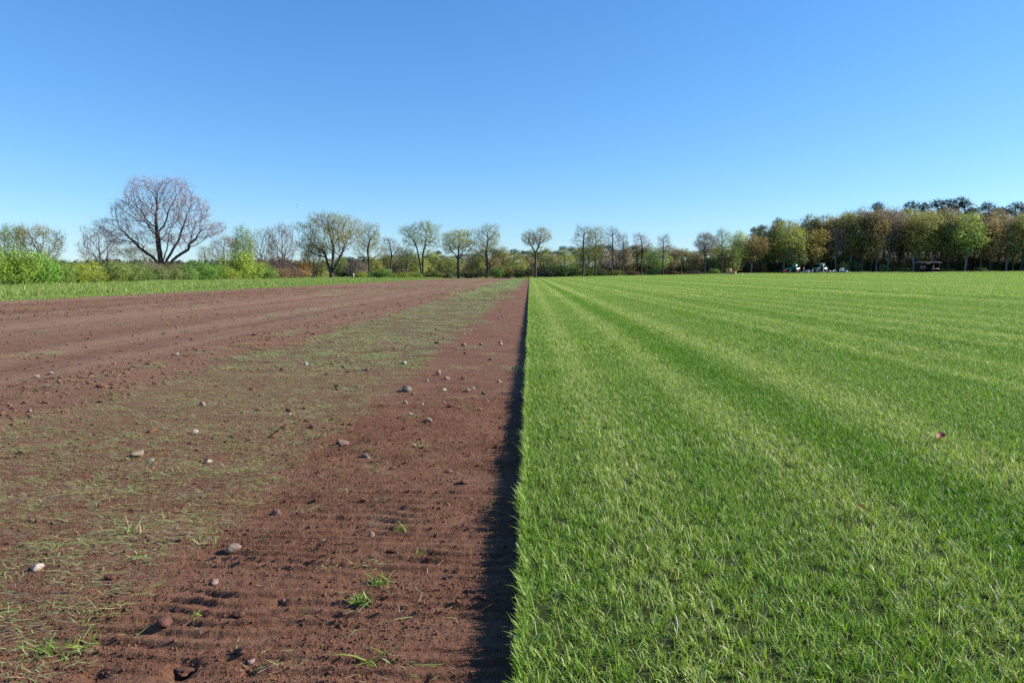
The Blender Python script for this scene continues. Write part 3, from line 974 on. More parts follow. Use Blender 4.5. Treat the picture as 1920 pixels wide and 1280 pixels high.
# avenue trees with clear stems
pr['fan'] = Proto('fan', 13, [(0, 0, 11, 4.6, 4.4, 3.4, 1.2), (-2.6, 0, 9.4, 2.4, 2.4, 1.8, .3), (3.0, 0, 9, 2.2, 2.4, 1.8, .3)],
    560, [tr((-.15, 0, -.3), (-.35, 0, 3.0), (-.9, 0, 6.4), (-1.2, 0, 8)), tr((.15, 0, -.3), (.25, 0, 3.2), (.3, 0, 6.2), (1.0, 0, 8.4))],
    step=.55, kill=.75, tip=.017, per=3, tl=.75, tw=.024, base=.27, leaves=1900, lsize=.23)
pr['vee'] = Proto('vee', 17, [(0, 0, 10.4, 3.7, 3.6, 3.4, 1.2), (-2.2, 0, 8.4, 1.8, 2, 2.0, .3), (2.4, 0, 8.8, 1.8, 2, 2.0, .3)],
    480, [tr((0, 0, -.3), (.05, 0, 2.4), (0, 0, 5.0), (-.9, 0, 7.0)), tr((0, 0, 4.9), (1.0, 0, 7.2)), tr((0, 0, 5.0), (.1, .3, 8.4))],
    step=.55, kill=.75, tip=.017, per=3, tl=.7, tw=.024, base=.28, leaves=2600, lsize=.25)
pr['oval'] = Proto('oval', 19, [(0, 0, 10.6, 3.6, 3.5, 4.2, 1.2), (-2.8, 0, 7.2, 1.8, 2, 2.0, .25), (3.0, 0, 7.4, 1.8, 2, 2.2, .3)],
    620, [tr((0, 0, -.3), (.12, 0, 4), (-.25, .2, 7.4), (.3, 0, 10)), tr((.05, 0, 3.6), (1.7, 0, 5.8)), tr((0, 0, 4.4), (-1.7, 0, 6.4))],
    step=.55, kill=.75, tip=.017, per=3, tl=.75, tw=.024, base=.32, leaves=1700, lsize=.22)
pr['flat'] = Proto('flat', 23, [(-1.6, 0, 10.2, 2.3, 2.6, 2.1, .5), (2.0, 0, 10.8, 2.2, 2.6, 2.2, .6), (0, 0, 9.6, 3.2, 3, 1.4, .4)],
    430, [tr((0, 0, -.3), (0, 0, 3), (.05, 0, 6.4), (-1.2, 0, 8.4)), tr((.05, 0, 6.2), (1.0, 0, 8.6))],
    step=.5, kill=.7, tip=.017, per=4, tl=.65, tw=.022, base=.29, leaves=1300, lsize=.22)
pr['slim'] = Proto('slim', 29, [(0, 0, 10.5, 2.4, 2.4, 4.0, 1.0), (.6, 0, 7, 2.2, 2.2, 2.2, .35)],
    380, [tr((0, 0, -.3), (.1, 0, 4), (0, 0, 8), (.2, 0, 12.5))],
    step=.5, kill=.7, tip=.016, per=3, tl=.7, tw=.022, base=.22, leaves=700, lsize=.2)
pr['slim2'] = Proto('slim2', 31, [(-.6, 0, 11, 2.2, 2.2, 3.0, 1.0), (1.4, 0, 9.5, 1.7, 2, 2.0, .5), (-1.8, 0, 8.4, 1.4, 1.6, 1.2, .2)],
    340, [tr((0, 0, -.3), (-.1, 0, 4), (.1, 0, 8.4), (-.4, 0, 12.5)), tr((.1, 0, 7), (1.2, 0, 9))],
    step=.5, kill=.7, tip=.016, per=3, tl=.75, tw=.022, base=.22, leaves=700, lsize=.22)
# bare, many-stemmed tree
pr['bare'] = Proto('bare', 37, [(0, 0, 7, 4.4, 4, 3.8, 1.2), (-2.8, 0, 5, 2.2, 2.4, 2.2, .3), (2.8, 0, 5, 2.2, 2.4, 2.2, .3)],
    700, [tr((0, 0, -.3), (0, 0, 2), (-.2, 0, 5)), tr((0, 0, 1.2), (1.1, .2, 4)), tr((0, 0, 1.2), (-1.2, .1, 4))],
    step=.5, kill=.65, tip=.015, per=3, tl=.8, tw=.02, base=.26, leaves=160, lsize=.16, up=.2)
# small round half-leafed tree
pr['round'] = Proto('round', 41, [(0, 0, 5.8, 3.6, 3.4, 3.4, 1.0)],
    420, [tr((0, 0, -.3), (0, 0, 1.6), (.2, 0, 3.6)), tr((0, 0, 1.2), (-.8, .2, 3)), tr((0, 0, 1.0), (.9, -.2, 2.8))],
    step=.45, kill=.6, tip=.015, per=3, tl=.6, tw=.022, base=.18, leaves=2000, lsize=.22)
pr['willow'] = Proto('willow', 43, [(0, 0, 6.5, 2.3, 2.2, 4.6, 1.0)],
    300, [tr((0, 0, -.3), (0, 0, 3), (.1, 0, 6))],
    step=.5, kill=.65, tip=.015, per=3, tl=.7, tw=.022, base=.2, leaves=3200, lsize=.24, up=.2)
# the wood's trees
for k, (sd_, w_, zb, zt) in enumerate([(51, 4.6, 5, 22), (53, 4.0, 3.6, 21.5), (57, 5.2, 5.5, 22), (59, 3.6, 4.4, 22.5)]):
    zc, rz_ = (zb + zt) / 2, (zt - zb) / 2
    rr = np.random.default_rng(sd_)
    bl = [(0, 0, zc, w_ * .8, w_ * .8, rz_, 1.0)] + [(w_ * .62 * math.cos(a), w_ * .62 * math.sin(a), zc + rr.uniform(-.6, .6) * rz_, w_ * .5, w_ * .5, rz_ * .35, .22) for a in rr.uniform(0, 6.28, 6)]
    pr['wood%d' % k] = Proto('wood%d' % k, sd_, bl, 360, [tr((0, 0, -.5), (.1, 0, zb * .5), (rr.uniform(-.4, .4), rr.uniform(-.4, .4), zb), (rr.uniform(-.5, .5), 0, zc + 2))],
        step=.9, kill=1.25, tip=.03, per=2, tl=1.1, tw=.04, base=.30, leaves=4300, lsize=.52, lspread=.5, bark='bark' if k % 2 else 'pale_bark', thin=2.6)
pr['wood_bare'] = Proto('wood_bare', 61, [(0, 0, 15, 4.2, 4.2, 7.5, 1.0), (2, 0, 18, 3, 3, 3, .3)], 520, [tr((0, 0, -.5), (.1, 0, 5), (0, 0, 10), (.3, 0, 18))],
    step=.8, kill=1.0, tip=.026, per=4, tl=1.1, tw=.036, base=.28, leaves=700, lsize=.34, thin=2.6, bark='pale_bark')
for k, sd_ in enumerate((71, 73)):
    rr = np.random.default_rng(sd_)
    bl = [(0, 0, 17.2, 2.2, 2.2, 1.5, .5)] + [(rr.uniform(1.1, 2.4) * math.cos(a), rr.uniform(1.1, 2.4) * math.sin(a), z, 1.5, 1.5, .65, .3) for a, z in zip(rr.uniform(0, 6.28, 7), np.linspace(10.5, 16.5, 7))]
    pr['pine%d' % k] = Proto('pine%d' % k, sd_, bl, 150, [tr((0, 0, -.5), (.1, 0, 8), (rr.uniform(-.3, .3), 0, 17))],
        step=.8, kill=.9, tip=.03, per=2, tl=.5, tw=.04, base=.22, leaves=1900, lsize=.44, lspread=.34, bark='pine_bark', leafm='needle')
# shrubs: fine leaves for the near hedge, coarser ones far off
for k, (sd_, a_) in enumerate([(81, 1.0), (83, 1.15), (87, .9)]):
    rr = np.random.default_rng(sd_)
    bl = [(rr.uniform(-1.1, 1.1), rr.uniform(-.8, .8), rr.uniform(.8, 2.0), 1.0, .95, .95, 1) for _ in range(8)]
    st_ = [tr((.3 * math.cos(a), .3 * math.sin(a), -.2), (.8 * math.cos(a), .7 * math.sin(a), 1.1)) for a in rr.uniform(0, 6.28, 6)]
    pr['hedge%d' % k] = Proto('hedge%d' % k, sd_, bl, 330, st_, step=.25, kill=.33, tip=.007, per=3, tl=.28, tw=.012, base=.035, leaves=4900, lsize=.125, lspread=.10)
    pr['shrub%d' % k] = Proto('shrub%d' % k, sd_ + 1, bl, 120, st_, step=.35, kill=.5, tip=.012, per=3, tl=.4, tw=.02, base=.04, leaves=1500, lsize=.24, lspread=.14)
pr['bare_shrub'] = Proto('bare_shrub', 91, [(rr.uniform(-1.1, 1.1), rr.uniform(-.8, .8), rr.uniform(.9, 2.0), 1.0, .95, .9, 1) for _ in range(7)], 260, st_,
    step=.3, kill=.4, tip=.012, per=6, tl=.6, tw=.02, base=.04, leaves=600, lsize=.14)

FRESH, YEL, OLIVE, DKOLIVE, RUST, BROWN, REDTW, GREYTW, PINE, GOLD = (.14, .215, .028), (.20, .245, .035), (.135, .145, .038), (.085, .10, .03), (.17, .115, .045), (.125, .102, .052), (.23, .15, .14), (.16, .14, .13), (.022, .05, .032), (.19, .165, .04)
trng = random.Random(4)
def tree(kind, name, label, px, d, top, wpx=None, col=OLIVE, cat='tree', group=None, rz=None, sink=0.0):
    p = pr[kind]
    b = at(px, 515, d)
    z0 = float(gz(b.x, d)) - .03 - sink
    h = at(px, top, d).z - z0
    w = wpx / F * d if wpx else None
    return p.place(name, label, (b.x, d, z0), h, w, col, cat, group, trng.uniform(-.5, .5) if rz is None else rz)

# ---- left: trees behind the hedge
tree('great_oak', 'oak_tree', 'great bare oak with spreading dark limbs and reddish twigs, tallest tree on the left', 305, 100, 318, 246, REDTW, rz=0)
tree('round', 'tree', 'half-leafed green tree cut by the left edge of the picture, behind the hedge', 22, 92, 410, 66, (.14, .18, .05))
tree('round', 'tree', 'round brownish half-leafed tree behind the tall hedge at far left', 78, 95, 410, 92, (.20, .18, .07), rz=2)
tree('bare', 'tree', 'small bare grey many-stemmed tree just left of the great oak', 190, 128, 416, 100, GREYTW)
tree('round', 'tree', 'low brown-green half-leafed tree under the left limbs of the great oak', 268, 104, 452, 74, (.19, .18, .07), rz=1)
tree('slim2', 'tree', 'small sparse greenish tree right of the great oak over the hedge', 386, 112, 452, 34, (.15, .17, .06))
tree('round', 'tree', 'pale brownish thin-leafed tree left of the green willow', 424, 122, 434, 56, (.19, .15, .085), rz=4)
tree('willow', 'willow_tree', 'narrow fresh green willow rising above the yellow-green shrubs', 457, 118, 416, 44, (.16, .22, .045))
tree('bare', 'tree', 'brown bare tree with dense crown right of the willow', 492, 132, 418, 62, BROWN, rz=1.2)
tree('bare', 'tree', 'taller bare tree with pale fine twigs left of the broad low-forked oak', 530, 136, 409, 78, (.17, .135, .12), rz=2.4)
tree('low_oak', 'oak_tree', 'broad olive half-leafed oak forking low above the verge', 622, 150, 393, 128, (.23, .205, .06), rz=0)
tree('round', 'tree', 'slender brown tree under the left side of the low-forked oak', 590, 152, 448, 48, (.17, .13, .06), rz=3)
tree('oval', 'tree', 'upright olive thin-crowned tree right of the low-forked oak', 692, 160, 412, 60, (.21, .205, .06), rz=.3)
tree('slim2', 'tree', 'small reddish bare tree with dark stem between two leafing trees', 734, 166, 434, 50, (.17, .12, .09), rz=0)
tree('round', 'tree', 'short fresh green tree left of the twin-stemmed avenue tree', 762, 178, 456, 44, (.15, .20, .045), rz=2)
AV = None
tree('fan', 'avenue_tree', 'twin-stemmed tree with wide fan crown, pale green tips', 791, 174, 409, 80, (.20, .235, .07), rz=0)
tree('vee', 'avenue_tree', 'yellow-green round-headed tree with a V-shaped fork', 859, 178, 420, 62, (.26, .27, .05), rz=0)
tree('oval', 'avenue_tree', 'tall oval-crowned leafing tree left of the gap above the turf edge', 913, 178, 414, 66, (.22, .225, .07), rz=0)
tree('flat', 'avenue_tree', 'lone flat-topped tree standing right above the end of the cut edge', 1004, 180, 421, 56, (.23, .21, .08), rz=0)
tree('slim', 'avenue_tree', 'left one of two crowns that touch, thin and grey-green', 1093, 186, 416, 46, (.19, .20, .08), rz=0)
tree('oval', 'avenue_tree', 'right one of two crowns that touch, fuller and yellowish', 1116, 188, 418, 44, (.25, .24, .07), rz=.8)
tree('slim', 'avenue_tree', 'tall bare grey tree right of the two touching crowns', 1148, 190, 419, 36, GREYTW, rz=2)
tree('slim2', 'avenue_tree', 'slim bare pinkish tree beside the tall bare grey one', 1168, 192, 426, 30, (.16, .12, .10), rz=1)
tree('slim2', 'avenue_tree', 'straight tree with reddish buds in a layered sparse crown', 1203, 194, 426, 42, (.24, .12, .10), rz=0)
tree('slim', 'avenue_tree', 'thin bare tree with short crown just above the wood line', 1243, 196, 434, 30, GREYTW, rz=4)
tree('slim2', 'avenue_tree', 'pale-stemmed birch-like tree barely topping the wood', 1277, 198, 462, 24, OLIVE, rz=2)
tree('vee', 'avenue_tree', 'bare pale-topped tree left of the green one near the pallets', 1321, 202, 427, 42, (.18, .145, .11), rz=1.5)
tree('oval', 'avenue_tree', 'green leafing tree straight above the wooden pallets', 1353, 204, 424, 40, (.20, .24, .06), rz=2.2)

# ---- the left hedge
HB = [(-40, 47, 446, 88), (22, 52, 452, 86), (72, 55, 462, 78), (104, 58, 480, 52), (136, 62, 488, 62), (170, 66, 484, 62), (204, 70, 487, 56), (236, 74, 489, 54), (266, 78, 490, 50), (294, 83, 494, 46), (322, 88, 497, 44),
      (348, 92, 492, 48), (376, 97, 486, 48), (402, 100, 490, 44), (428, 104, 496, 38), (452, 108, 468, 50), (474, 112, 484, 46), (498, 118, 494, 34)]
HC = [FRESH, FRESH, (.11, .22, .03), (.12, .19, .035), YEL, (.19, .235, .04), (.15, .19, .045), (.13, .17, .04), (.11, .18, .04), (.13, .16, .05), (.14, .17, .05), (.12, .20, .045), (.11, .215, .035), (.12, .20, .03), YEL, (.20, .27, .04), (.18, .25, .035), (.13, .20, .04)]
HL = ['tall bright green hedge shrub cut off by the left picture edge', 'tall bright green hedge shrub, second from the left edge', 'tall deep green hedge shrub where the high end of the hedge stops', 'medium green hedge shrub stepping down beside the tall end',
      'low yellow-green hedge shrub just right of the step down', 'yellowish hedge shrub below the small bare grey tree', 'olive green hedge shrub left of the great oak', 'dull green hedge shrub under the left limbs of the great oak', 'mid green hedge shrub in front of the brown undergrowth',
      'grey-green low hedge shrub at the foot of the great oak', 'low dull hedge shrub right of the great oak trunk', 'green hedge shrub below the right limbs of the great oak', 'rounded fresh green hedge shrub below the small sparse tree', 'green hedge shrub left of the willow group', 'small yellow-green hedge shrub before the pale brown tree',
      'tall yellow-green hedge shrub at the foot of the willow', 'bright yellow-green hedge shrub right of the willow', 'last green hedge shrub before the brown bare bushes']
for k, ((px, d, top, w), c, lb) in enumerate(zip(HB, HC, HL)):
    tree('hedge%d' % (k % 3), 'hedge_shrub', lb, px, d, top, w * 1.25, c, 'shrub', 'hedge shrubs along the left verge', rz=trng.uniform(0, 6.28))
for px, d, top, w, c, lb in [(282, 92, 484, 60, REDTW, 'brown leafless bush behind the hedge left of the great oak trunk'), (338, 98, 484, 62, (.15, .10, .07), 'brown leafless bush behind the hedge right of the great oak trunk'),
                             (520, 128, 498, 44, RUST, 'rusty brown bush at the right end of the hedge'), (546, 132, 496, 46, (.19, .12, .07), 'rounded reddish brown bush left of the low-forked oak'),
                             (478, 120, 470, 50, BROWN, 'dark brown thicket below the bare brown tree'), (520, 140, 470, 54, (.11, .07, .06), 'dark purple-brown thicket below the taller bare tree')]:
    tree('bare_shrub', 'bare_bush', lb, px, d, top, w * 1.15, c, 'bush', rz=trng.uniform(0, 6.28))
for k, (px, d, top, w, c, lb) in enumerate([(712, 150, 502, 36, (.12, .20, .04), 'dense green bush beside the verge below the upright olive tree'), (676, 158, 508, 28, YEL, 'low yellow-green bush left of the dense green bush'), (748, 160, 509, 40, YEL, 'low yellow-green bush right of the small reddish tree'),
        (775, 168, 510, 34, (.14, .19, .04), 'low bush at the foot of the twin-stemmed tree'), (812, 172, 507, 40, OLIVE, 'olive bush between the twin-stemmed tree and the yellow-green one'), (836, 176, 503, 34, (.15, .18, .06), 'pale green bush left of the V-forked tree'),
        (884, 180, 508, 44, (.13, .12, .05), 'brownish bush between the V-forked and the oval tree'), (930, 182, 500, 26, (.10, .20, .05), 'fresh green bush right of the oval tree'), (950, 184, 494, 30, GOLD, 'golden green bush left of the dark gap'),
        (976, 188, 500, 34, DKOLIVE, 'dark olive bush left of the lone flat-topped tree'), (1026, 186, 505, 30, (.11, .10, .06), 'grey-brown bush right of the lone flat-topped tree'), (1048, 188, 490, 38, (.15, .20, .04), 'bright green bush right of the lone tree'), (1072, 190, 499, 34, (.14, .19, .045), 'mid green bush left of the touching crowns'),
        (1098, 192, 502, 34, YEL, 'yellow-green bush below the left touching crown'), (1122, 193, 503, 32, (.15, .17, .05), 'olive green bush below the right touching crown'), (1152, 195, 506, 24, YEL, 'small yellow-green bush at the foot of the tall bare tree'), (1186, 197, 507, 30, (.15, .11, .06), 'brownish bush left of the reddish-budded tree'),
        (1222, 199, 503, 26, (.12, .21, .06), 'small fresh green bush right of the reddish-budded tree'), (1256, 201, 506, 40, RUST, 'long rusty bush below the thin bare tree'), (1300, 203, 507, 36, (.15, .10, .06), 'brown bush left of the green bush by the pallets'), (1341, 206, 502, 20, (.14, .21, .045), 'fresh green bush just left of the pallets')]):
    tree('shrub%d' % (k % 3), 'bush', lb, px, d, top, w * 1.2, c, 'bush', rz=trng.uniform(0, 6.28))

# ---- the thicket behind the avenue: low trees side by side
TH = [(570, 480, RUST), (600, 486, OLIVE), (640, 478, DKOLIVE), (668, 484, (.10, .08, .06)), (700, 478, OLIVE), (726, 476, (.14, .13, .045)), (752, 478, BROWN), (782, 472, (.15, .165, .04)), (806, 464, (.15, .17, .045)), (830, 478, OLIVE), (852, 482, (.12, .14, .05)),
      (876, 478, BROWN), (896, 466, DKOLIVE), (920, 478, BROWN), (944, 464, (.13, .12, .04)), (968, 472, OLIVE), (990, 476, BROWN), (1012, 462, OLIVE), (1034, 474, (.14, .13, .045)), (1058, 466, (.14, .16, .04)), (1080, 464, OLIVE), (1104, 462, DKOLIVE), (1128, 464, BROWN),
      (1150, 468, (.12, .09, .06)), (1172, 464, BROWN), (1194, 462, DKOLIVE), (1214, 460, (.11, .15, .04)), (1236, 462, (.12, .16, .04)), (1258, 458, BROWN), (1280, 466, OLIVE), (1302, 470, BROWN), (1324, 466, DKOLIVE), (1346, 458, OLIVE), (1366, 462, DKOLIVE)]
NM = {RUST: 'rusty brown', OLIVE: 'olive', DKOLIVE: 'dark olive', BROWN: 'dull brown', (.10, .08, .06): 'dark purplish', (.14, .13, .045): 'brownish olive', (.15, .165, .04): 'yellowish olive', (.15, .17, .045): 'light olive', (.12, .14, .05): 'grey-green', (.13, .12, .04): 'bronze',
      (.14, .16, .04): 'mid olive', (.12, .09, .06): 'grey-brown', (.11, .15, .04): 'green', (.12, .16, .04): 'mid green'}
WH = ['behind the low-forked oak', 'right of the low-forked oak', 'behind the upright olive tree', 'near the small reddish tree', 'left of the twin-stemmed tree', 'behind the twin-stemmed tree', 'left of the V-forked tree', 'behind the V-forked tree', 'left of the oval tree', 'behind the oval tree', 'in the gap above the turf edge',
      'left of the lone flat-topped tree', 'behind the lone flat-topped tree', 'right of the lone flat-topped tree', 'behind the touching crowns', 'behind the tall bare grey tree', 'left of the reddish-budded tree', 'behind the reddish-budded tree', 'behind the thin bare tree', 'left of the pallets', 'above the pallets']
WX = [630, 670, 700, 735, 770, 800, 832, 866, 893, 918, 962, 985, 1005, 1040, 1100, 1150, 1182, 1208, 1248, 1310, 1370]
seen = {}
for k, (px, top, c) in enumerate(TH):
    wh = WH[min(range(len(WX)), key=lambda i: abs(WX[i] - px))]
    lb = '%s thicket tree %s' % (NM[c], wh)
    seen[lb] = seen.get(lb, 0) + 1
    if seen[lb] > 1: lb = 'second ' + lb + ', further right'
    tree(('wood1', 'wood3', 'wood0', 'wood2')[k % 4], 'thicket_tree', lb, px, 206 + 9 * (k % 3) + (px > 1000) * 6, top, 34 + 8 * (k % 2), c, 'tree', 'low trees behind the avenue', rz=trng.uniform(0, 6.28), sink=3.5 if px < 1150 else 2.0)
ORD = ['leftmost', 'second', 'third', 'fourth', 'fifth', 'sixth', 'seventh', 'eighth']
def landmark(px): return WH[min(range(len(WX)), key=lambda i: abs(WX[i] - px))]
cnt = {}
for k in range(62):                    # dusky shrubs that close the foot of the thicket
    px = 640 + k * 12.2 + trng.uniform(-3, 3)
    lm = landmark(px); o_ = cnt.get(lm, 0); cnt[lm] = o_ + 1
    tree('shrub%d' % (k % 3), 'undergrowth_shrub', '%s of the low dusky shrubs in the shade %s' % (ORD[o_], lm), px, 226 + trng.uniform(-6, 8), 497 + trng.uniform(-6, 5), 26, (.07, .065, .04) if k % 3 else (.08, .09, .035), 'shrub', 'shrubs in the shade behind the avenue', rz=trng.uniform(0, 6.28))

# ---- the far pine belt
k = 0
px = 636
cnt = {}
while px < 1430:
    top = 466 + 5 * math.sin(px * .021) + trng.uniform(-5, 5) + (14 if px < 900 else 0)
    lm = landmark(px) if px < 1390 else 'left of the right-hand wood'
    o_ = cnt.get(lm, 0); cnt[lm] = o_ + 1
    tree('pine%d' % (k % 2), 'pine_tree', '%s of the small dark pines far %s' % (ORD[o_], lm), px, 318 + trng.uniform(-8, 14), top, 26, (PINE[0] * trng.uniform(.8, 1.3), PINE[1] * trng.uniform(.85, 1.2), PINE[2]), 'tree',
         'pines of the distant belt, left part' if px < 990 else 'pines of the distant belt, right part', rz=trng.uniform(0, 6.28))
    px += trng.uniform(10, 17); k += 1

# ---- the wood on the right: its front row
FR = [('wood1', 1384, 213, 432, 34, (.18, .21, .05), 'yellow-green leafing tree at the left corner of the wood'),
      ('wood0', 1408, 215, 440, 44, (.15, .115, .045), 'rusty orange-brown tree at the left end of the wood'),
      ('wood3', 1432, 222, 424, 40, (.07, .085, .03), 'dark olive tree behind the rusty one'),
      ('wood2', 1470, 220, 410, 58, (.15, .165, .035), 'broad bright olive tree above the left tractor'),
      ('wood1', 1490, 218, 462, 34, (.14, .16, .06), 'low grey-green tree right behind the left tractor'),
      ('wood1', 1522, 222, 430, 46, (.18, .15, .045), 'golden olive tree between the two tractors'),
      ('wood3', 1546, 228, 404, 48, (.14, .115, .04), 'tall brownish olive tree above the right tractor'),
      ('wood_bare', 1566, 224, 422, 40, (.14, .095, .06), 'bare brown tree right of the right tractor'),
      ('wood2', 1592, 226, 398, 52, (.125, .12, .04), 'wide olive tree above the small pale machine'),
      ('wood_bare', 1612, 232, 382, 46, (.14, .13, .08), 'tallest thin-topped tree on the left shoulder of the wood'),
      ('wood3', 1632, 224, 404, 44, (.16, .125, .045), 'bronze tree in the middle of the wood front'),
      ('wood_bare', 1664, 228, 382, 54, (.19, .14, .12), 'bare tree with pinkish purple crown in the wood front'),
      ('wood1', 1684, 232, 396, 40, (.12, .085, .06), 'dull brown tree right of the pinkish bare one'),
      ('wood0', 1712, 224, 394, 50, (.155, .15, .04), 'olive tree left above the dark shelter'),
      ('wood2', 1744, 226, 396, 52, (.14, .145, .04), 'full olive tree right above the dark shelter'),
      ('wood1', 1776, 223, 408, 38, (.13, .125, .045), 'thin olive tree left of the fresh green one'),
      ('wood2', 1808, 222, 398, 66, (.155, .20, .04), 'fresh bright green tree, brightest of the wood'),
      ('wood_bare', 1838, 226, 410, 40, (.13, .11, .06), 'sparse brownish tree right of the fresh green one'),
      ('wood1', 1856, 222, 412, 40, (.19, .135, .055), 'orange-brown tree near the right picture edge'),
      ('wood0', 1886, 224, 404, 44, (.14, .125, .05), 'olive-brown tree second from the right picture edge'),
      ('wood3', 1914, 223, 402, 42, (.15, .16, .045), 'green-brown tree cut by the right picture edge')]
for kind, px, d, top, w, c, lb in FR:
    tree(kind, 'woodland_tree', lb, px, d + 4, top, w * 1.08, c, 'tree', 'front row of the wood', rz=trng.uniform(0, 6.28))
SHORT = [(1384, 'the yellow-green corner tree'), (1408, 'the rusty orange-brown tree'), (1470, 'the broad bright olive tree'), (1522, 'the golden olive tree between the tractors'), (1546, 'the tall tree above the right tractor'), (1592, 'the wide olive tree above the pale machine'),
         (1612, 'the tallest thin-topped tree'), (1632, 'the bronze tree'), (1664, 'the pinkish bare tree'), (1712, 'the olive tree left above the shelter'), (1744, 'the olive tree right above the shelter'), (1808, 'the fresh bright green tree'), (1856, 'the orange-brown tree near the right edge'), (1900, 'the trees at the right picture edge')]
CN = {DKOLIVE: 'dark olive', OLIVE: 'olive', BROWN: 'dull brown', (.11, .085, .05): 'grey-brown', (.13, .115, .04): 'bronze olive', (.07, .09, .03): 'dark green', (.09, .075, .04): 'brown', (.12, .13, .04): 'olive'}
def by(px): return min(SHORT, key=lambda s: abs(s[0] - px))[1]
# rear rows and the trees that carry the wood on past the frame
def sky_y(px):
    return float(np.interp(px, [1380, 1410, 1450, 1500, 1560, 1600, 1670, 1720, 1760, 1800, 1850, 1900, 2300], [452, 440, 414, 406, 401, 390, 388, 392, 388, 386, 391, 391, 388]))
for row, (d0, sp) in enumerate([(234, 24), (246, 25), (262, 27), (284, 27)]):
    px = 1392 + row * 7
    while px < (2010 if row < 2 else 1960):
        kd = ('wood0', 'wood1', 'wood_bare', 'wood2', 'wood3')[trng.randrange(5)]
        c = trng.choice([DKOLIVE, OLIVE, BROWN, (.11, .085, .05), (.13, .115, .04)])
        tree(kd, 'woodland_tree', ('%s tree in the %s row behind %s' % (CN[c], 'second' if row == 0 else 'third', by(px)) if row < 2 else '%s tree %s wood behind %s' % (CN[c], 'deep in' if row == 2 else 'far back in', by(px))), px, d0 + trng.uniform(-4, 4), sky_y(px) + trng.uniform(-3, 22), None, c, 'tree', 'second rows of the wood' if row < 2 else 'deep rows of the wood', rz=trng.uniform(0, 6.28))
        px += sp + trng.uniform(-6, 6)
for px in range(1960, 2330, 34):
    tree(('wood1', 'wood2', 'wood3')[px % 3], 'woodland_tree', 'olive tree carrying the wood on past the right picture edge', px, 224 + trng.uniform(-4, 10), 394 + trng.uniform(-4, 12), None, OLIVE, 'tree', 'wood past the right picture edge', rz=trng.uniform(0, 6.28))
for px, top, lb in [(1412, 428, 'dark pine top above the rusty tree'), (1424, 424, 'narrow dark pine top right of the rusty tree'), (1455, 410, 'dark pine top above the broad bright olive tree'), (1640, 388, 'dark pine top left of the pinkish bare crown'), (1700, 386, 'small dark pine top right of the pinkish bare crown'),
                    (1722, 388, 'low dark pine top above the dark shelter'), (1752, 382, 'left one of the pair of dark pines on the ridge above the shelter'), (1768, 382, 'right one of the pair of dark pines on the ridge above the shelter'), (1790, 378, 'tallest dense dark pine on the ridge'), (1802, 384, 'dark pine leaning on the tallest dense one'), (1826, 396, 'low dark pine between the ridge pines'),
                    (1846, 387, 'rounded dark pine above the orange-brown tree'), (1860, 396, 'lower dark pine right of the rounded one'), (1876, 398, 'dark pine in the dip near the right edge'), (1894, 387, 'layered dark pine near the right picture edge'), (1916, 397, 'dark pine top cut by the right picture edge')]:
    tree('pine%d' % (px % 2), 'pine_tree', lb, px, 296 + trng.uniform(-4, 4), top - (7 if px > 1600 else 1), 34 if px > 1600 else 22, PINE, 'tree', 'pines on the ridge of the wood', rz=trng.uniform(0, 6.28))
for k in range(70):
    px = 1388 + k * 7.8 + trng.uniform(-4, 4)
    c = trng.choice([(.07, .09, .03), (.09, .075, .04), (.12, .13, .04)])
    o_ = cnt.get(by(px), 0); cnt[by(px)] = o_ + 1
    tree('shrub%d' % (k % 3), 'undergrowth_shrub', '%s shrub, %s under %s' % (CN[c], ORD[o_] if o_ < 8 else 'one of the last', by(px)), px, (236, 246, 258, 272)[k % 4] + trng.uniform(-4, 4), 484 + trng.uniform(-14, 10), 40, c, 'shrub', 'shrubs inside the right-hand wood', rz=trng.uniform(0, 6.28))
# leafy shrubs at the wood's lower edge
for k, (px, top, w, c, lb) in enumerate([(1428, 492, 16, RUST, 'rusty sapling at the wood edge left of the left tractor'), (1604, 488, 22, (.05, .10, .045), 'dark green young conifer-like bush right of the pale machine'), (1655, 494, 22, (.14, .17, .05), 'pale green bush at the wood edge left of the shelter'), (1690, 500, 26, (.15, .18, .05), 'yellowish bush left beside the dark shelter'),
        (1580, 490, 18, (.19, .20, .05), 'yellow-green sapling behind the pale machine'), (1835, 500, 22, (.12, .14, .05), 'olive bush right of the shelter under the fresh green tree'), (1770, 503, 20, (.12, .13, .05), 'low olive bush just right of the dark shelter')]):
    tree('shrub%d' % (k % 3), 'bush', lb, px, 222, top, w * 1.2, c, 'bush', rz=trng.uniform(0, 6.28))

# ---- far woods at the skyline on the left
def far_wood(name, label, x0p, x1p, d0, d1, h, n, col, seed):
    rng = np.random.default_rng(seed)
    px = rng.uniform(x0p, x1p, n); d = rng.uniform(d0, d1, n)
    X_ = np.array([at(a, 515, b).x for a, b in zip(px, d)])
    top = h * (.55 + .6 * fbm(X_ * .03, d * .02, seed, 3) + .25 * (vn(X_ * .16, d * .1, seed + 3) - .5))
    zz = top * rng.uniform(0, 1, n) ** .6
    V, Q = flakes(np.stack([X_, d, gz(X_, d) + zz], 1), 3.2, rng, .8)
    o = link(name, make_mesh(name, V, Q, attrs={'v': np.repeat(rng.uniform(0, 1, n), 4)}, mats=[M['leaf']]))
    o.color = (*col, 1)
    return tag(o, label, 'wood', kind='stuff')
far_wood('far_wood', 'distant brownish wood low on the skyline behind the hedge', -150, 1000, 520, 640, 13.0, 16000, (.10, .10, .075), 5)
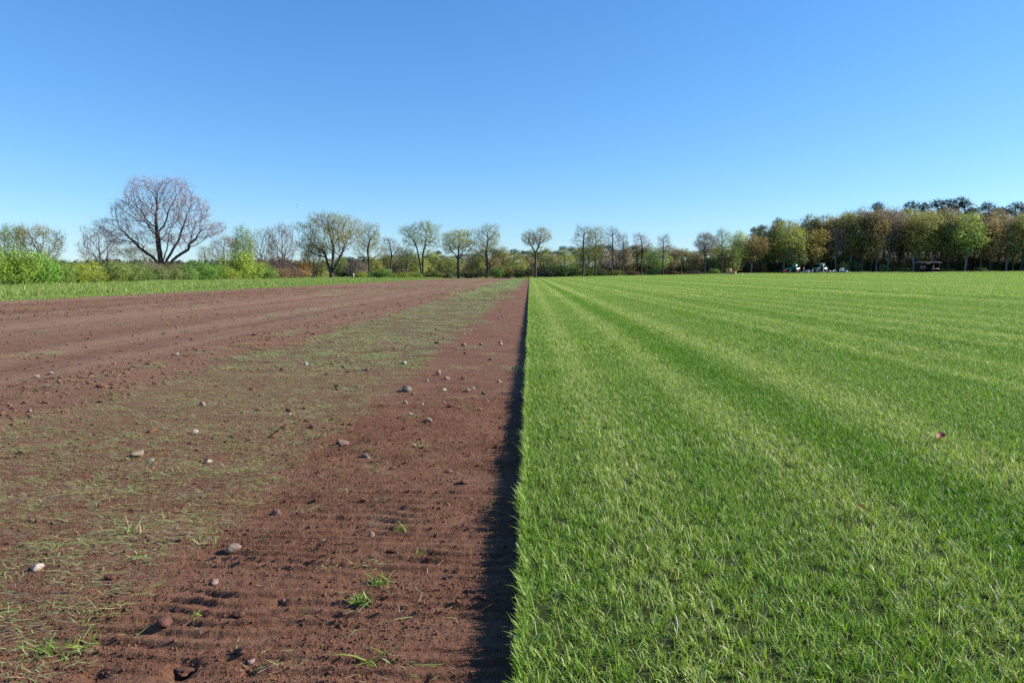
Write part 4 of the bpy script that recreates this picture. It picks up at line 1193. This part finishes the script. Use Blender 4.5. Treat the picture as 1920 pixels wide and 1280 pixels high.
# ================================================================ STONES, TUFTS AND LEAVES ON THE GROUND
def stone_mat():
    t = NT('field_stone')
    oc = t.n('ShaderNodeObjectInfo').outputs['Color']
    co = t.n('ShaderNodeTexCoord').outputs['Object']
    f = t.noise(co, 3.0, 5.0, .7); g = t.noise(co, 14.0, 3.0, .6)
    c = t.mix(t.mapr(f, .3, .7), t.mix(1.0, oc, (.7, .66, .62), 'MULTIPLY'), t.mix(1.0, oc, (1.2, 1.18, 1.15), 'MULTIPLY'))
    c = t.mix(t.mth('MULTIPLY', t.mapr(g, .55, .7), .4), c, (.12, .06, .042))
    t.pbr(c, .85, .2, normal=t.bump(g, .5, .05))
    return t.m
M['stone'] = stone_mat()
def stone_mesh(seed, rough, flat):
    v, f = lump(seed, 3, rough, flat, 11)
    return make_mesh('stone', v, None, f, smooth=False, mats=[M['stone']])
SM = [stone_mesh(500 + k, r_, f_) for k, (r_, f_) in enumerate([(.5, .85), (.3, .85), (.45, .7), (.6, .8), (.35, .5), (.5, 1.0), (.4, .62), (.5, .75)])]
srng = random.Random(9)
def stone(px, py, wpx, mesh, col, label, name='stone', group=None, hk=1.0):
    x, y = on_plane(px, py, 0.0)
    z = float(gz(x, y) + relief(np.array([x]), np.array([y]))[0])
    s = wpx * 1.12 / F * math.hypot(y, 1.0)
    o = link(name, SM[mesh])
    o.location = (x, y, z + s * .19)
    o.scale = (s, s, s * hk)
    o.rotation_euler = (srng.uniform(-.2, .2), srng.uniform(-.2, .2), srng.uniform(0, 6.28))
    o.color = (*(c * .85 for c in col), 1)
    return tag(o, label, 'stone' if name == 'stone' else 'clod', group)
PALE, PINK, GREY, DARK, WHITE, SOILC = (.34, .26, .20), (.24, .155, .125), (.26, .225, .19), (.12, .07, .058), (.50, .44, .35), (.16, .078, .055)
for a in [(762, 733, 19, 0, GREY, 'angular light grey stone, biggest on the bare strip in the middle distance'),
          (804, 791, 13, 1, (.46, .32, .24), 'egg-shaped tan stone among grass bits on the bare strip'),
          (642, 833, 21, 3, PINK, 'pinkish stone with dark shadow where cuttings meet the bare strip'),
          (686, 859, 22, 2, (.25, .19, .155), 'flattish grey-brown stone just right of the pinkish one'),
          (517, 962, 20, 5, (.19, .11, .095), 'dark red-brown pointed stone left of the bare strip'),
          (563, 965, 14, 3, (.18, .105, .085), 'small brown stone just right of the dark pointed one'),
          (437, 1035, 26, 1, PALE, 'large pale stone with shadow at the edge of the cuttings'),
          (69, 1070, 22, 1, (.50, .42, .36), 'rounded pale stone among the cuttings near the left picture edge'),
          (391, 866, 12, 1, WHITE, 'small whitish round stone in the cuttings'),
          (282, 863, 15, 2, (.36, .32, .26), 'grey stone in the cuttings left of the whitish round one'),
          (367, 811, 14, 1, (.52, .42, .33), 'squarish pale stone beside a dark groove in the cuttings'),
          (259, 856, 24, 4, (.40, .30, .23), 'flat tan stone half buried in the cuttings'),
          (574, 684, 10, 1, WHITE, 'small white round stone in the distant cuttings'),
          (644, 689, 12, 2, PALE, 'small pale angular stone right of the white round one'),
          (757, 684, 13, 4, WHITE, 'flat white stone near the right side of the cuttings band'),
          (818, 620, 8, 0, DARK, 'small dark stone far along the cuttings band'),
          (870, 649, 10, 1, (.34, .23, .19), 'round brownish stone, leftmost of a trio far along the bare strip'),
          (902, 648, 8, 1, PINK, 'small pinkish stone, rightmost of the far trio'),
          (872, 664, 9, 2, PALE, 'small pale stone just below the far trio'),
          (920, 676, 10, 4, (.44, .30, .24), 'flat pinkish stone on the far bare strip near the shadow'),
          (936, 717, 11, 2, PALE, 'pale pink stone beside the turf shadow'),
          (769, 779, 9, 1, (.52, .36, .27), 'small tan stone just left of the egg-shaped one'),
          (877, 733, 11, 4, (.46, .30, .23), 'small flat orange-tan stone right of the big grey one'),
          (775, 739, 7, 1, PINK, 'tiny pink stone at the foot of the big grey one'),
          (843, 886, 10, 4, (.42, .28, .22), 'pale flat stone on the bare strip, below the grassy bits'),
          (840, 945, 10, 2, PALE, 'small pale stone near the turf shadow'),
          (697, 1000, 12, 5, (.44, .30, .20), 'small tan knobbly stone left of the nearest green tuft'),
          (606, 1010, 9, 1, PALE, 'small pale pebble on the near bare strip'),
          (836, 1081, 9, 2, PINK, 'small pink pebble near the turf shadow in the foreground'),
          (403, 1098, 16, 4, (.40, .26, .22), 'flat pinkish stone below the large pale one'),
          (470, 1240, 14, 4, (.40, .27, .25), 'flat pink stone in the near foreground soil'),
          (532, 1128, 12, 3, (.22, .13, .10), 'small reddish stone casting a deep shadow in the foreground'),
          (95, 701, 12, 4, (.56, .46, .40), 'pale flat stone on the old soil, right one of two at left'),
          (69, 705, 11, 4, (.54, .43, .38), 'pale flat stone on the old soil, left one of two at left'),
          (331, 667, 10, 4, WHITE, 'whitish flat stone far out on the old soil field'),
          (110, 721, 9, 2, (.44, .33, .28), 'small tan stone below the two pale flat ones'),
          (55, 773, 10, 2, (.40, .31, .26), 'tan stone on the old soil near the left picture edge'),
          (193, 1070, 9, 2, (.4, .3, .25), 'small tan stone in the cuttings right of the rounded pale one'),
          (98, 980, 10, 3, (.28, .19, .15), 'brown stone in the cuttings above the rounded pale one')]:
    stone(*a)
for px, py, w, lb in [(455, 1228, 30, 'crumbly soil clod above a dark hole in the foreground'), (345, 1243, 34, 'soil clod beside the darkest hole at the bottom'), (450, 1153, 26, 'reddish soil clod left of the small tuft of blades'), (870, 906, 18, 'dark soil clod near the turf shadow'), (845, 765, 14, 'dark clod in the middle of the bare strip'),
                      (740, 1030, 16, 'pair of crumbs forming a clod left of the turf shadow'), (210, 1088, 22, 'soil clod with shadow among the cuttings'), (305, 1175, 34, 'broken brown clod at the lower edge of the cuttings')]:
    stone(px, py, w, 3, SOILC, lb, 'soil_clod', hk=.7)
# the rest of the pebbles, ever smaller along the strip
for k in range(64):
    y = math.exp(srng.uniform(math.log(4.2), math.log(45)))
    x = srng.uniform(-1.12, -.2) if k < 48 else srng.uniform(-3.3, -1.3)
    py = 515 + F / y; px = 993 + x * F / y
    stone(px, py, srng.uniform(.02, .05) * F / y * (1 + y / 40), srng.randrange(8), srng.choice([PALE, PINK, (.46, .32, .25), (.5, .42, .36)]),
          'small pale pebble strewn along the bare strip beside the turf' if k < 48 else 'small pale pebble lying in the band of cuttings', group='pebbles along the bare strip' if k < 48 else 'pebbles in the cuttings')

def tuft(px, py, wpx, n, label, up=.9, kind='turf', Lk=1.0, wk=1.0):
    x, y = on_plane(px, py, 0.0)
    rng = np.random.default_rng(int(px * 7 + py))
    w = wpx / F * math.hypot(y, 1)
    b = np.stack([rng.normal(0, w * .22, n), rng.normal(0, w * .12, n), rng.uniform(0, .006, n)], 1)
    V, Q, T, m = blades(b, rng.uniform(0, 6.28, n), w * .5 * Lk * rng.gamma(6, 1 / 6, n), .0032 * wk * rng.uniform(.7, 1.3, n), np.abs(rng.normal(up, .3, n)), rng.uniform(.1, .9, n), 3, rng)
    V[:, 2] = np.maximum(V[:, 2], .001)
    o = link('grass_tuft', make_mesh('grass_tuft', V, Q, T, {'col': np.repeat(grass_cols(n, rng, kind), m, 0)}, mats=[M['clip']]))
    o.location = (x, y, float(gz(x, y) + relief(np.array([x]), np.array([y]))[0]))
    return tag(o, label, 'grass tuft')
tuft(750, 990, 30, 46, 'small green grass tuft on the bare strip, upper of three')
tuft(712, 1093, 46, 60, 'green grass tuft on the bare strip, middle of three')
tuft(678, 1134, 42, 56, 'green grass tuft on the bare strip, lowest of three')
tuft(706, 1240, 80, 9, 'splayed long green blades lying near the bottom of the bare strip', 1.2, Lk=1.1, wk=1.6)
tuft(788, 1037, 30, 10, 'few upright dark green blades near the turf shadow', .5)
tuft(366, 1162, 66, 5, 'long flat green blades lying on soil at lower left', 1.4, wk=1.4)
tuft(552, 1150, 50, 3, 'thin curved pale stalk lying on the foreground soil', 1.3, 'clip')
tuft(790, 837, 34, 22, 'little heap of light cuttings in the grassy patch of the strip', 1.2, 'clip')
tuft(780, 783, 24, 22, 'dark green wisp beside the egg-shaped stone', 1.0)
tuft(927, 622, 40, 40, 'far green tuft on the bare strip near the turf shadow', 1.1)
tuft(95, 1225, 70, 30, 'clump of green blades at the lower left picture corner', 1.0)
tuft(170, 1205, 60, 24, 'clump of dark green blades below the rounded pale stone', 1.1)
tuft(250, 1000, 60, 24, 'light green blades lying loosely in the cuttings', 1.25, 'clip')
tuft(380, 1020, 50, 10, 'yellowish forked blades left of the large pale stone', 1.2, 'clip')
# one upright clod-stalk
def oak_leaf(px, py, size, col, label, zr):
    x, y = on_plane(px, py, SOD + .045)
    prof = [(0, .02), (.08, .05), (.16, .16), (.24, .11), (.33, .26), (.43, .16), (.53, .34), (.63, .2), (.73, .3), (.82, .17), (.92, .16), (1.0, .03)]
    V, Q = [], []
    for k, (t_, w_) in enumerate(prof):
        curl = .55 * (t_ - .5) ** 2
        for s_, f in ((-1, 1), (-.5, .45), (0, 0), (.5, .45), (1, 1)):
            V.append(((t_ - .5), s_ * w_, curl + .9 * w_ * abs(s_) ** 1.5 * (.5 + .4 * t_) + .03 * math.sin(k * 2.1 + s_ * 3)))
    for k in range(len(prof) - 1):
        for j in range(4):
            Q.append((k * 5 + j, k * 5 + j + 1, k * 5 + 6 + j, k * 5 + 5 + j))
    t = NT('dry_leaf'); co = t.n('ShaderNodeTexCoord').outputs['Object']
    f = t.noise(co, 4.0, 4.0)
    t.leafy(t.mix(t.mapr(f, .3, .7), tuple(c * .55 for c in col), tuple(min(1, c * 1.5) for c in col)), .6, .3, .3)
    r_ = thing('fallen_leaf', label, 'leaf', (x, y, SOD + .048 + float(gz(x, y))))
    r_.rotation_euler = (.35, -.2, zr)
    b = link('blade', make_mesh('blade', np.array(V) * size, Q, smooth=True, mats=[t.m]), r_)
    s = MB(); s.tube([(-.5 * size, 0, .14 * size), (-.62 * size, .02 * size, .17 * size), (-.8 * size, .03 * size, .12 * size)], [.012 * size, .014 * size, .02 * size], 6); s.build('stalk', t.m, r_)
oak_leaf(1762, 820, .075, (.30, .085, .045), 'curled reddish brown fallen leaf with pale tip on the turf at right', .6)
oak_leaf(1617, 954, .05, (.14, .06, .035), 'small dark brown fallen leaf sunk in the turf', 2.1)
oak_leaf(1846, 847, .025, (.28, .10, .05), 'tiny reddish leaf bit on the turf near the right edge', 1.1)
s = MB(); x, y = on_plane(1269, 1170, SOD + .03)
s.tube([(0, 0, -.03), (.002, .004, .0), (-.002, .01, .02)], [.0022, .0026, .0018], 6)
o = s.build('pale_stalk', plain('pale_straw', (.6, .52, .4)), None, loc=(x, y, SOD + .03 + float(gz(x, y))))
tag(o, 'short whitish stalk standing in the near turf', 'stalk')

# ================================================================ MACHINES AND GEAR AT THE WOOD'S EDGE
M.update(green_paint=plain('green_machine_paint', (.015, .24, .07), .35, .5), dark_green=plain('dark_green_paint', (.012, .085, .055), .35, .5), red_paint=plain('red_paint', (.72, .03, .06), .4, .5),
         white_paint=plain('white_paint', (.78, .78, .76), .5, .4, var=.08), rubber=plain('tyre_rubber', (.025, .024, .022), .85, .2), dusty=plain('dusty_tyre_rubber', (.30, .27, .23), .95, .1), tan_rim=plain('tan_rim', (.42, .30, .18), .6), pale_rim=plain('pale_rim', (.55, .53, .48), .6),
         black=plain('black_metal', (.02, .02, .022), .5), grey=plain('grey_metal', (.28, .28, .28), .5, metal=.3), glass=None, wood=plain('raw_pallet_wood', (.78, .52, .31), .85, .2, var=.3, scale=3.0), dark_wood=plain('dark_stained_wood', (.028, .02, .022), .85, .15),
         roof=plain('pinkish_brown_roof', (.24, .19, .19), .8, .2), plank=plain('pale_plank', (.55, .48, .42), .85, .2), feather=plain('bird_plumage', (.05, .05, .055), .8, .2))
def glass():
    t = NT('cab_glass')
    t.pbr((.05, .12, .13), .08, .6)
    return t.m
M['glass'] = glass()

def gpos(px, d):
    b = at(px, 515, d)
    return (b.x, d, float(gz(b.x, d)) - .02)

def wheel(parent, x, y, r, w, tyre, rim):
    o = bpy.data.objects.new('wheel', None); COL.objects.link(o); o.parent = parent; o.location = (x, y, r)
    MB().ring((0, 0, 0), r * .58, r, w).build('tyre', tyre, o)
    m = MB(); m.tube([(0, -w * .3, 0), (0, w * .3, 0)], r * .59, 16); m.tube([(0, -w * .42, 0), (0, w * .42, 0)], r * .2, 10); m.build('rim', rim, o)
    lug = MB()
    for k in range(14):
        a = 2 * math.pi * k / 14
        lug.box((r * .99 * math.cos(a), (-1) ** k * w * .2, r * .99 * math.sin(a)), (.06, w * .5, .12), ry=-a, rz=0)
    lug.build('tread', tyre, o)['kind'] = 'stuff'
    return o

def tractor(label, px, d, body, cabc, bonnet, tyre, rim, rz=0.0, front=None, rear=None, loader=False, roofc=None):
    r_ = thing('tractor', label, 'tractor', gpos(px, d), rz)
    MB().box((-.2, 0, .85), (3.6, .5, .4)).box((.7, 0, .95), (.9, .9, .5)).build('chassis', M['black'], r_, .02)
    MB().prism([(-2.05, .95), (-2.05, 1.42), (-1.9, 1.62), (-.3, 1.78), (-.3, .95)], -.40, .40).build('bonnet', bonnet, r_, .05)
    MB().box((-2.07, 0, 1.2), (.06, .62, .42)).build('grille', M['black'], r_)
    for s in (-1, 1): MB().box((-2.08, s * .3, 1.5), (.07, .16, .1)).build('headlight', M['white_paint'], r_)
    c = MB()
    for x, y in ((-.25, .62), (-.25, -.62), (.6, .66), (.6, -.66), (1.15, .62), (1.15, -.62)):
        c.tube([(x, y, 1.3), (x * .9 + .05, y * .94, 2.72)], .05, 6)
    c.box((.45, 0, 1.28), (1.5, 1.35, .08)); c.build('cab_frame', cabc, r_)
    MB().prism([(-.28, 1.32), (1.16, 1.32), (1.08, 2.70), (-.17, 2.70)], -.6, .6).build('cab_glass', M['glass'], r_)
    MB().box((.42, 0, 2.79), (1.62, 1.42, .16)).box((.42, 0, 2.9), (1.2, 1.1, .08)).build('cab_roof', roofc or cabc, r_, .03)
    for s in (-1, 1):
        MB().prism([(.1, 1.3), (.35, 1.68), (.9, 1.82), (1.5, 1.70), (1.75, 1.35), (1.6, 1.32), (1.4, 1.58), (.9, 1.7), (.45, 1.57), (.22, 1.28)], s * .95 - .24, s * .95 + .24).build('fender', body, r_)
        wheel(r_, .95, s * .95, .84, .46, tyre, rim)
        wheel(r_, -1.35, s * .86, .60, .36, tyre, rim)
        MB().box((-.35, s * .78, .75), (.5, .3, .5)).build('step', M['black'], r_)
    MB().tube([(-.42, .46, 1.6), (-.42, .46, 2.7), (-.36, .46, 2.8)], .05, 8).build('exhaust', M['black'], r_)
    if front: MB().box((-2.45, 0, .72), (.9, 1.1, .7), taper=.85).box((-2.1, 0, .75), (.3, .4, .3)).build('front_weight', front, r_, .04)
    if rear: MB().box((1.75, 0, 1.62), (.55, 1.5, .5)).box((1.75, 0, 1.15), (.2, 1.1, .6)).build('rear_hopper', rear, r_, .04)
    MB().tube([(1.3, .35, .8), (2.2, .4, .65)], .05, 6).tube([(1.3, -.35, .8), (2.2, -.4, .65)], .05, 6).tube([(2.2, -.4, .65), (2.2, .4, .65)], .04, 6).build('hitch', M['black'], r_)
    if loader:
        m = MB()
        for s in (-1, 1): m.tube([(-.3, s * .6, 1.45), (-1.6, s * .6, 1.55), (-3.0, s * .6, .75)], .09, 6)
        m.tube([(-2.3, -.6, 1.15), (-2.3, .6, 1.15)], .06, 6); m.build('loader_arm', body, r_)
        MB().prism([(-3.0, .3), (-3.7, .28), (-3.75, .36), (-3.15, .45), (-3.1, 1.05), (-2.95, 1.05)], -.95, .95).build('bucket', M['grey'], r_)
    return r_
tractor('green tractor with red nose weight and red rear hopper, left one of two', 1486, 209, M['green_paint'], M['dark_green'], M['green_paint'], M['rubber'], M['tan_rim'], .12, M['red_paint'], M['red_paint'], roofc=M['green_paint'])
tractor('dark green tractor with pale dusty wheels and front loader, right one of two', 1537, 212, M['dark_green'], M['dark_green'], M['green_paint'], M['dusty'], M['black'], .2, None, None, True, roofc=M['pale_rim'])

r_ = thing('field_roller', 'black field roller with pale hub in front of the left tractor', 'roller', gpos(1468, 211))
MB().tube([(0, -1.0, .62), (0, 1.0, .62)], .62, 20).build('drum', M['black'], r_)
MB().tube([(0, -1.04, .62), (0, -1.0, .62)], .17, 10).build('hub', M['white_paint'], r_)
MB().box((.5, 0, 1.0), (1.2, 2.2, .12)).box((.1, 1.08, .8), (.4, .08, .5)).box((.1, -1.08, .8), (.4, .08, .5)).build('frame', M['black'], r_)

r_ = thing('flat_trailer', 'low white flat trailer with an upright grey post between the tractors', 'trailer', gpos(1510, 208))
MB().box((0, 0, .48), (2.1, 1.3, .14)).box((.6, 0, .75), (.8, 1.1, .42)).build('bed', M['white_paint'], r_, .02)
MB().tube([(-.55, 0, .5), (-.55, 0, 1.75)], .11, 8).build('post', M['grey'], r_)
for s in (-1, 1): wheel(r_, .1, s * .72, .33, .2, M['rubber'], M['pale_rim'])

r_ = thing('folded_implement', 'grey folded field implement with rollers right of the right tractor', 'implement', gpos(1559, 212))
MB().box((0, 0, .9), (2.6, .2, .18)).box((-1.0, 0, .7), (.16, 1.2, .5)).box((1.0, 0, .7), (.16, 1.2, .5)).build('frame', M['black'], r_)
for x in (-.8, .1, .9): MB().tube([(x, -.8, .4), (x, .8, .4)], .32, 12).build('roller', M['grey'], r_)
MB().tube([(-1.1, 0, .9), (-1.5, 0, 1.5), (-1.2, 0, 1.8)], .08, 6).build('arm', M['grey'], r_)

r_ = thing('utility_machine', 'small pale machine with a rounded hood, right of the tractors', 'machine', gpos(1580, 211))
MB().prism([(-.9, .45), (-.95, 1.0), (-.7, 1.35), (-.1, 1.5), (.15, 1.15), (.2, .45)], -.5, .5).build('hood', M['white_paint'], r_, .06)
MB().box((.45, 0, .55), (.9, .9, .22)).build('deck', M['grey'], r_)
MB().box((.35, 0, .95), (.5, .6, .14)).box((.62, 0, 1.3), (.12, .6, .6)).build('seat', M['black'], r_, .03)
MB().tube([(.0, 0, 1.2), (.22, 0, 1.5)], .03, 6).build('steering_column', M['black'], r_)
for s in (-1, 1):
    wheel(r_, -.6, s * .55, .34, .22, M['rubber'], M['pale_rim']); wheel(r_, .7, s * .55, .42, .26, M['rubber'], M['pale_rim'])
r_ = thing('white_canister', 'small white canister on the ground right of the pale machine', 'canister', gpos(1587, 210))
MB().box((0, 0, .36), (.7, .5, .68)).build('body', M['white_paint'], r_, .08)
MB().tube([(-.2, 0, .70), (-.2, 0, .8)], .1, 8).build('cap', M['grey'], r_)
MB().tube([(0, 0, .68), (.05, 0, .82), (.28, 0, .82), (.32, 0, .68)], .03, 6).build('handle', M['white_paint'], r_)

# pallets stacked at the field's end
pm = MB()
for k in range(5): pm.box((0, -.4 + k * .2, .132), (1.2, .13, .022))
for k in range(3): pm.box((-.53 + k * .53, 0, .066), (.1, .8, .105))
for k in range(3): pm.box((0, -.36 + k * .36, .0), (1.2, .1, .022))
pal = pm.build('pallet', M['wood'])
pal_me = pal.data
bpy.data.objects.remove(pal)
prng = random.Random(3)
for st, (px, n, lb) in enumerate([(1367, 11, 'tall'), (1375.6, 6, 'low')]):
    b = gpos(px, 192)
    for k in range(n):
        o = link('pallet', pal_me)
        top = (st == 0 and k >= n - 2)
        o.location = (b[0] + prng.uniform(-.03, .03) - (.22 if top else 0), b[1] + prng.uniform(-.03, .03), b[2] + .04 + k * .156)
        o.rotation_euler = (0, 0, .15 + prng.uniform(-.04, .04))
        pos_ = 'bottom' if k == 0 else 'topmost' if k == n - 1 else ['', 'second', 'third', 'fourth', 'fifth', 'sixth', 'seventh', 'eighth', 'ninth', 'tenth'][k]
        tag(o, 'raw wooden pallet, %s of the %s stack%s' % (pos_ if k in (0, n - 1) else pos_ + ' from the ground', lb, ', jutting out to the left' if top else ''), 'pallet', 'pallets stacked at the end of the turf')
b = gpos(1390, 198)
r_ = thing('white_sack', 'low whitish sack lying on the turf end right of the pallets', 'sack', b, .1)
MB().prism([(-.45, 0), (-.5, .12), (-.3, .22), (.1, .26), (.4, .2), (.5, .08), (.45, 0)], -.3, .3).build('body', M['white_paint'], r_, .08)
MB().tube([(.45, 0, .12), (.6, 0, .18)], [.06, .1], 8).build('neck', M['white_paint'], r_)

# open dark shelter
r_ = thing('field_shelter', 'dark open-fronted wooden shelter with flat pinkish roof at the wood edge', 'shelter', gpos(1737, 212), .12)
MB().box((-2.35, 0, 1.45), (1.7, 2.4, 2.9)).build('side_room', M['dark_wood'], r_, .02)
MB().box((.9, 1.15, 1.45), (4.8, .08, 2.9)).build('back_wall', M['dark_wood'], r_)
MB().box((3.25, 0, 1.45), (.1, 2.3, 2.9)).build('side_wall', M['dark_wood'], r_)
for x in (-1.3, 1.0, 3.2): MB().box((x, -1.15, 1.45), (.14, .14, 2.9)).build('post', M['dark_wood'], r_)
MB().box((.1, -.05, 3.05), (7.0, 2.9, .26), rx=.03).build('roof', M['roof'], r_, .02)
MB().box((1.9, -1.16, 1.15), (2.6, .1, .14)).build('rail', M['plank'], r_)
MB().box((.9, -.05, .1), (4.4, 2.2, .2)).build('floor', M['plank'], r_)
for k in range(6): MB().box((-3.0 + k * .27, -1.22, 1.45), (.24, .03, 2.8)).build('board', M['dark_wood'], r_)
MB().box((1.6, .5, .6), (2.2, .6, .08)).box((.7, .5, .35), (.1, .5, .5)).box((2.5, .5, .35), (.1, .5, .5)).build('bench', M['dark_wood'], r_)

# marker post on the left verge
r_ = thing('marker_post', 'small white marker post standing at the field edge below the olive tree', 'post', gpos(663, 156))
MB().box((0, 0, .45), (.12, .12, .9)).build('post', M['white_paint'], r_)
MB().box((0, -.03, .95), (.34, .05, .5)).build('plate', M['white_paint'], r_)
# two birds over the hedge
for px, py, rz, lb in [(557, 384, .3, 'upper one of two tiny birds in the sky left of the low-forked oak'), (557, 389, -.2, 'lower one of two tiny birds in the sky left of the low-forked oak')]:
    r_ = thing('bird', lb, 'bird', at(px, py, 170), rz)
    MB().tube([(-.14, 0, 0), (-.06, 0, .01), (.06, 0, .01), (.2, 0, -.01)], [.015, .045, .04, .008], 8).build('body', M['feather'], r_)
    for s in (-1, 1):
        MB().add([(-.07, s * .03, .01), (.06, s * .03, .01), (.02, s * .2, .07), (.07, s * .38, .03), (-.03, s * .2, .075)], [], [(0, 1, 2), (0, 2, 4), (4, 2, 3)]).build('wing', M['feather'], r_)
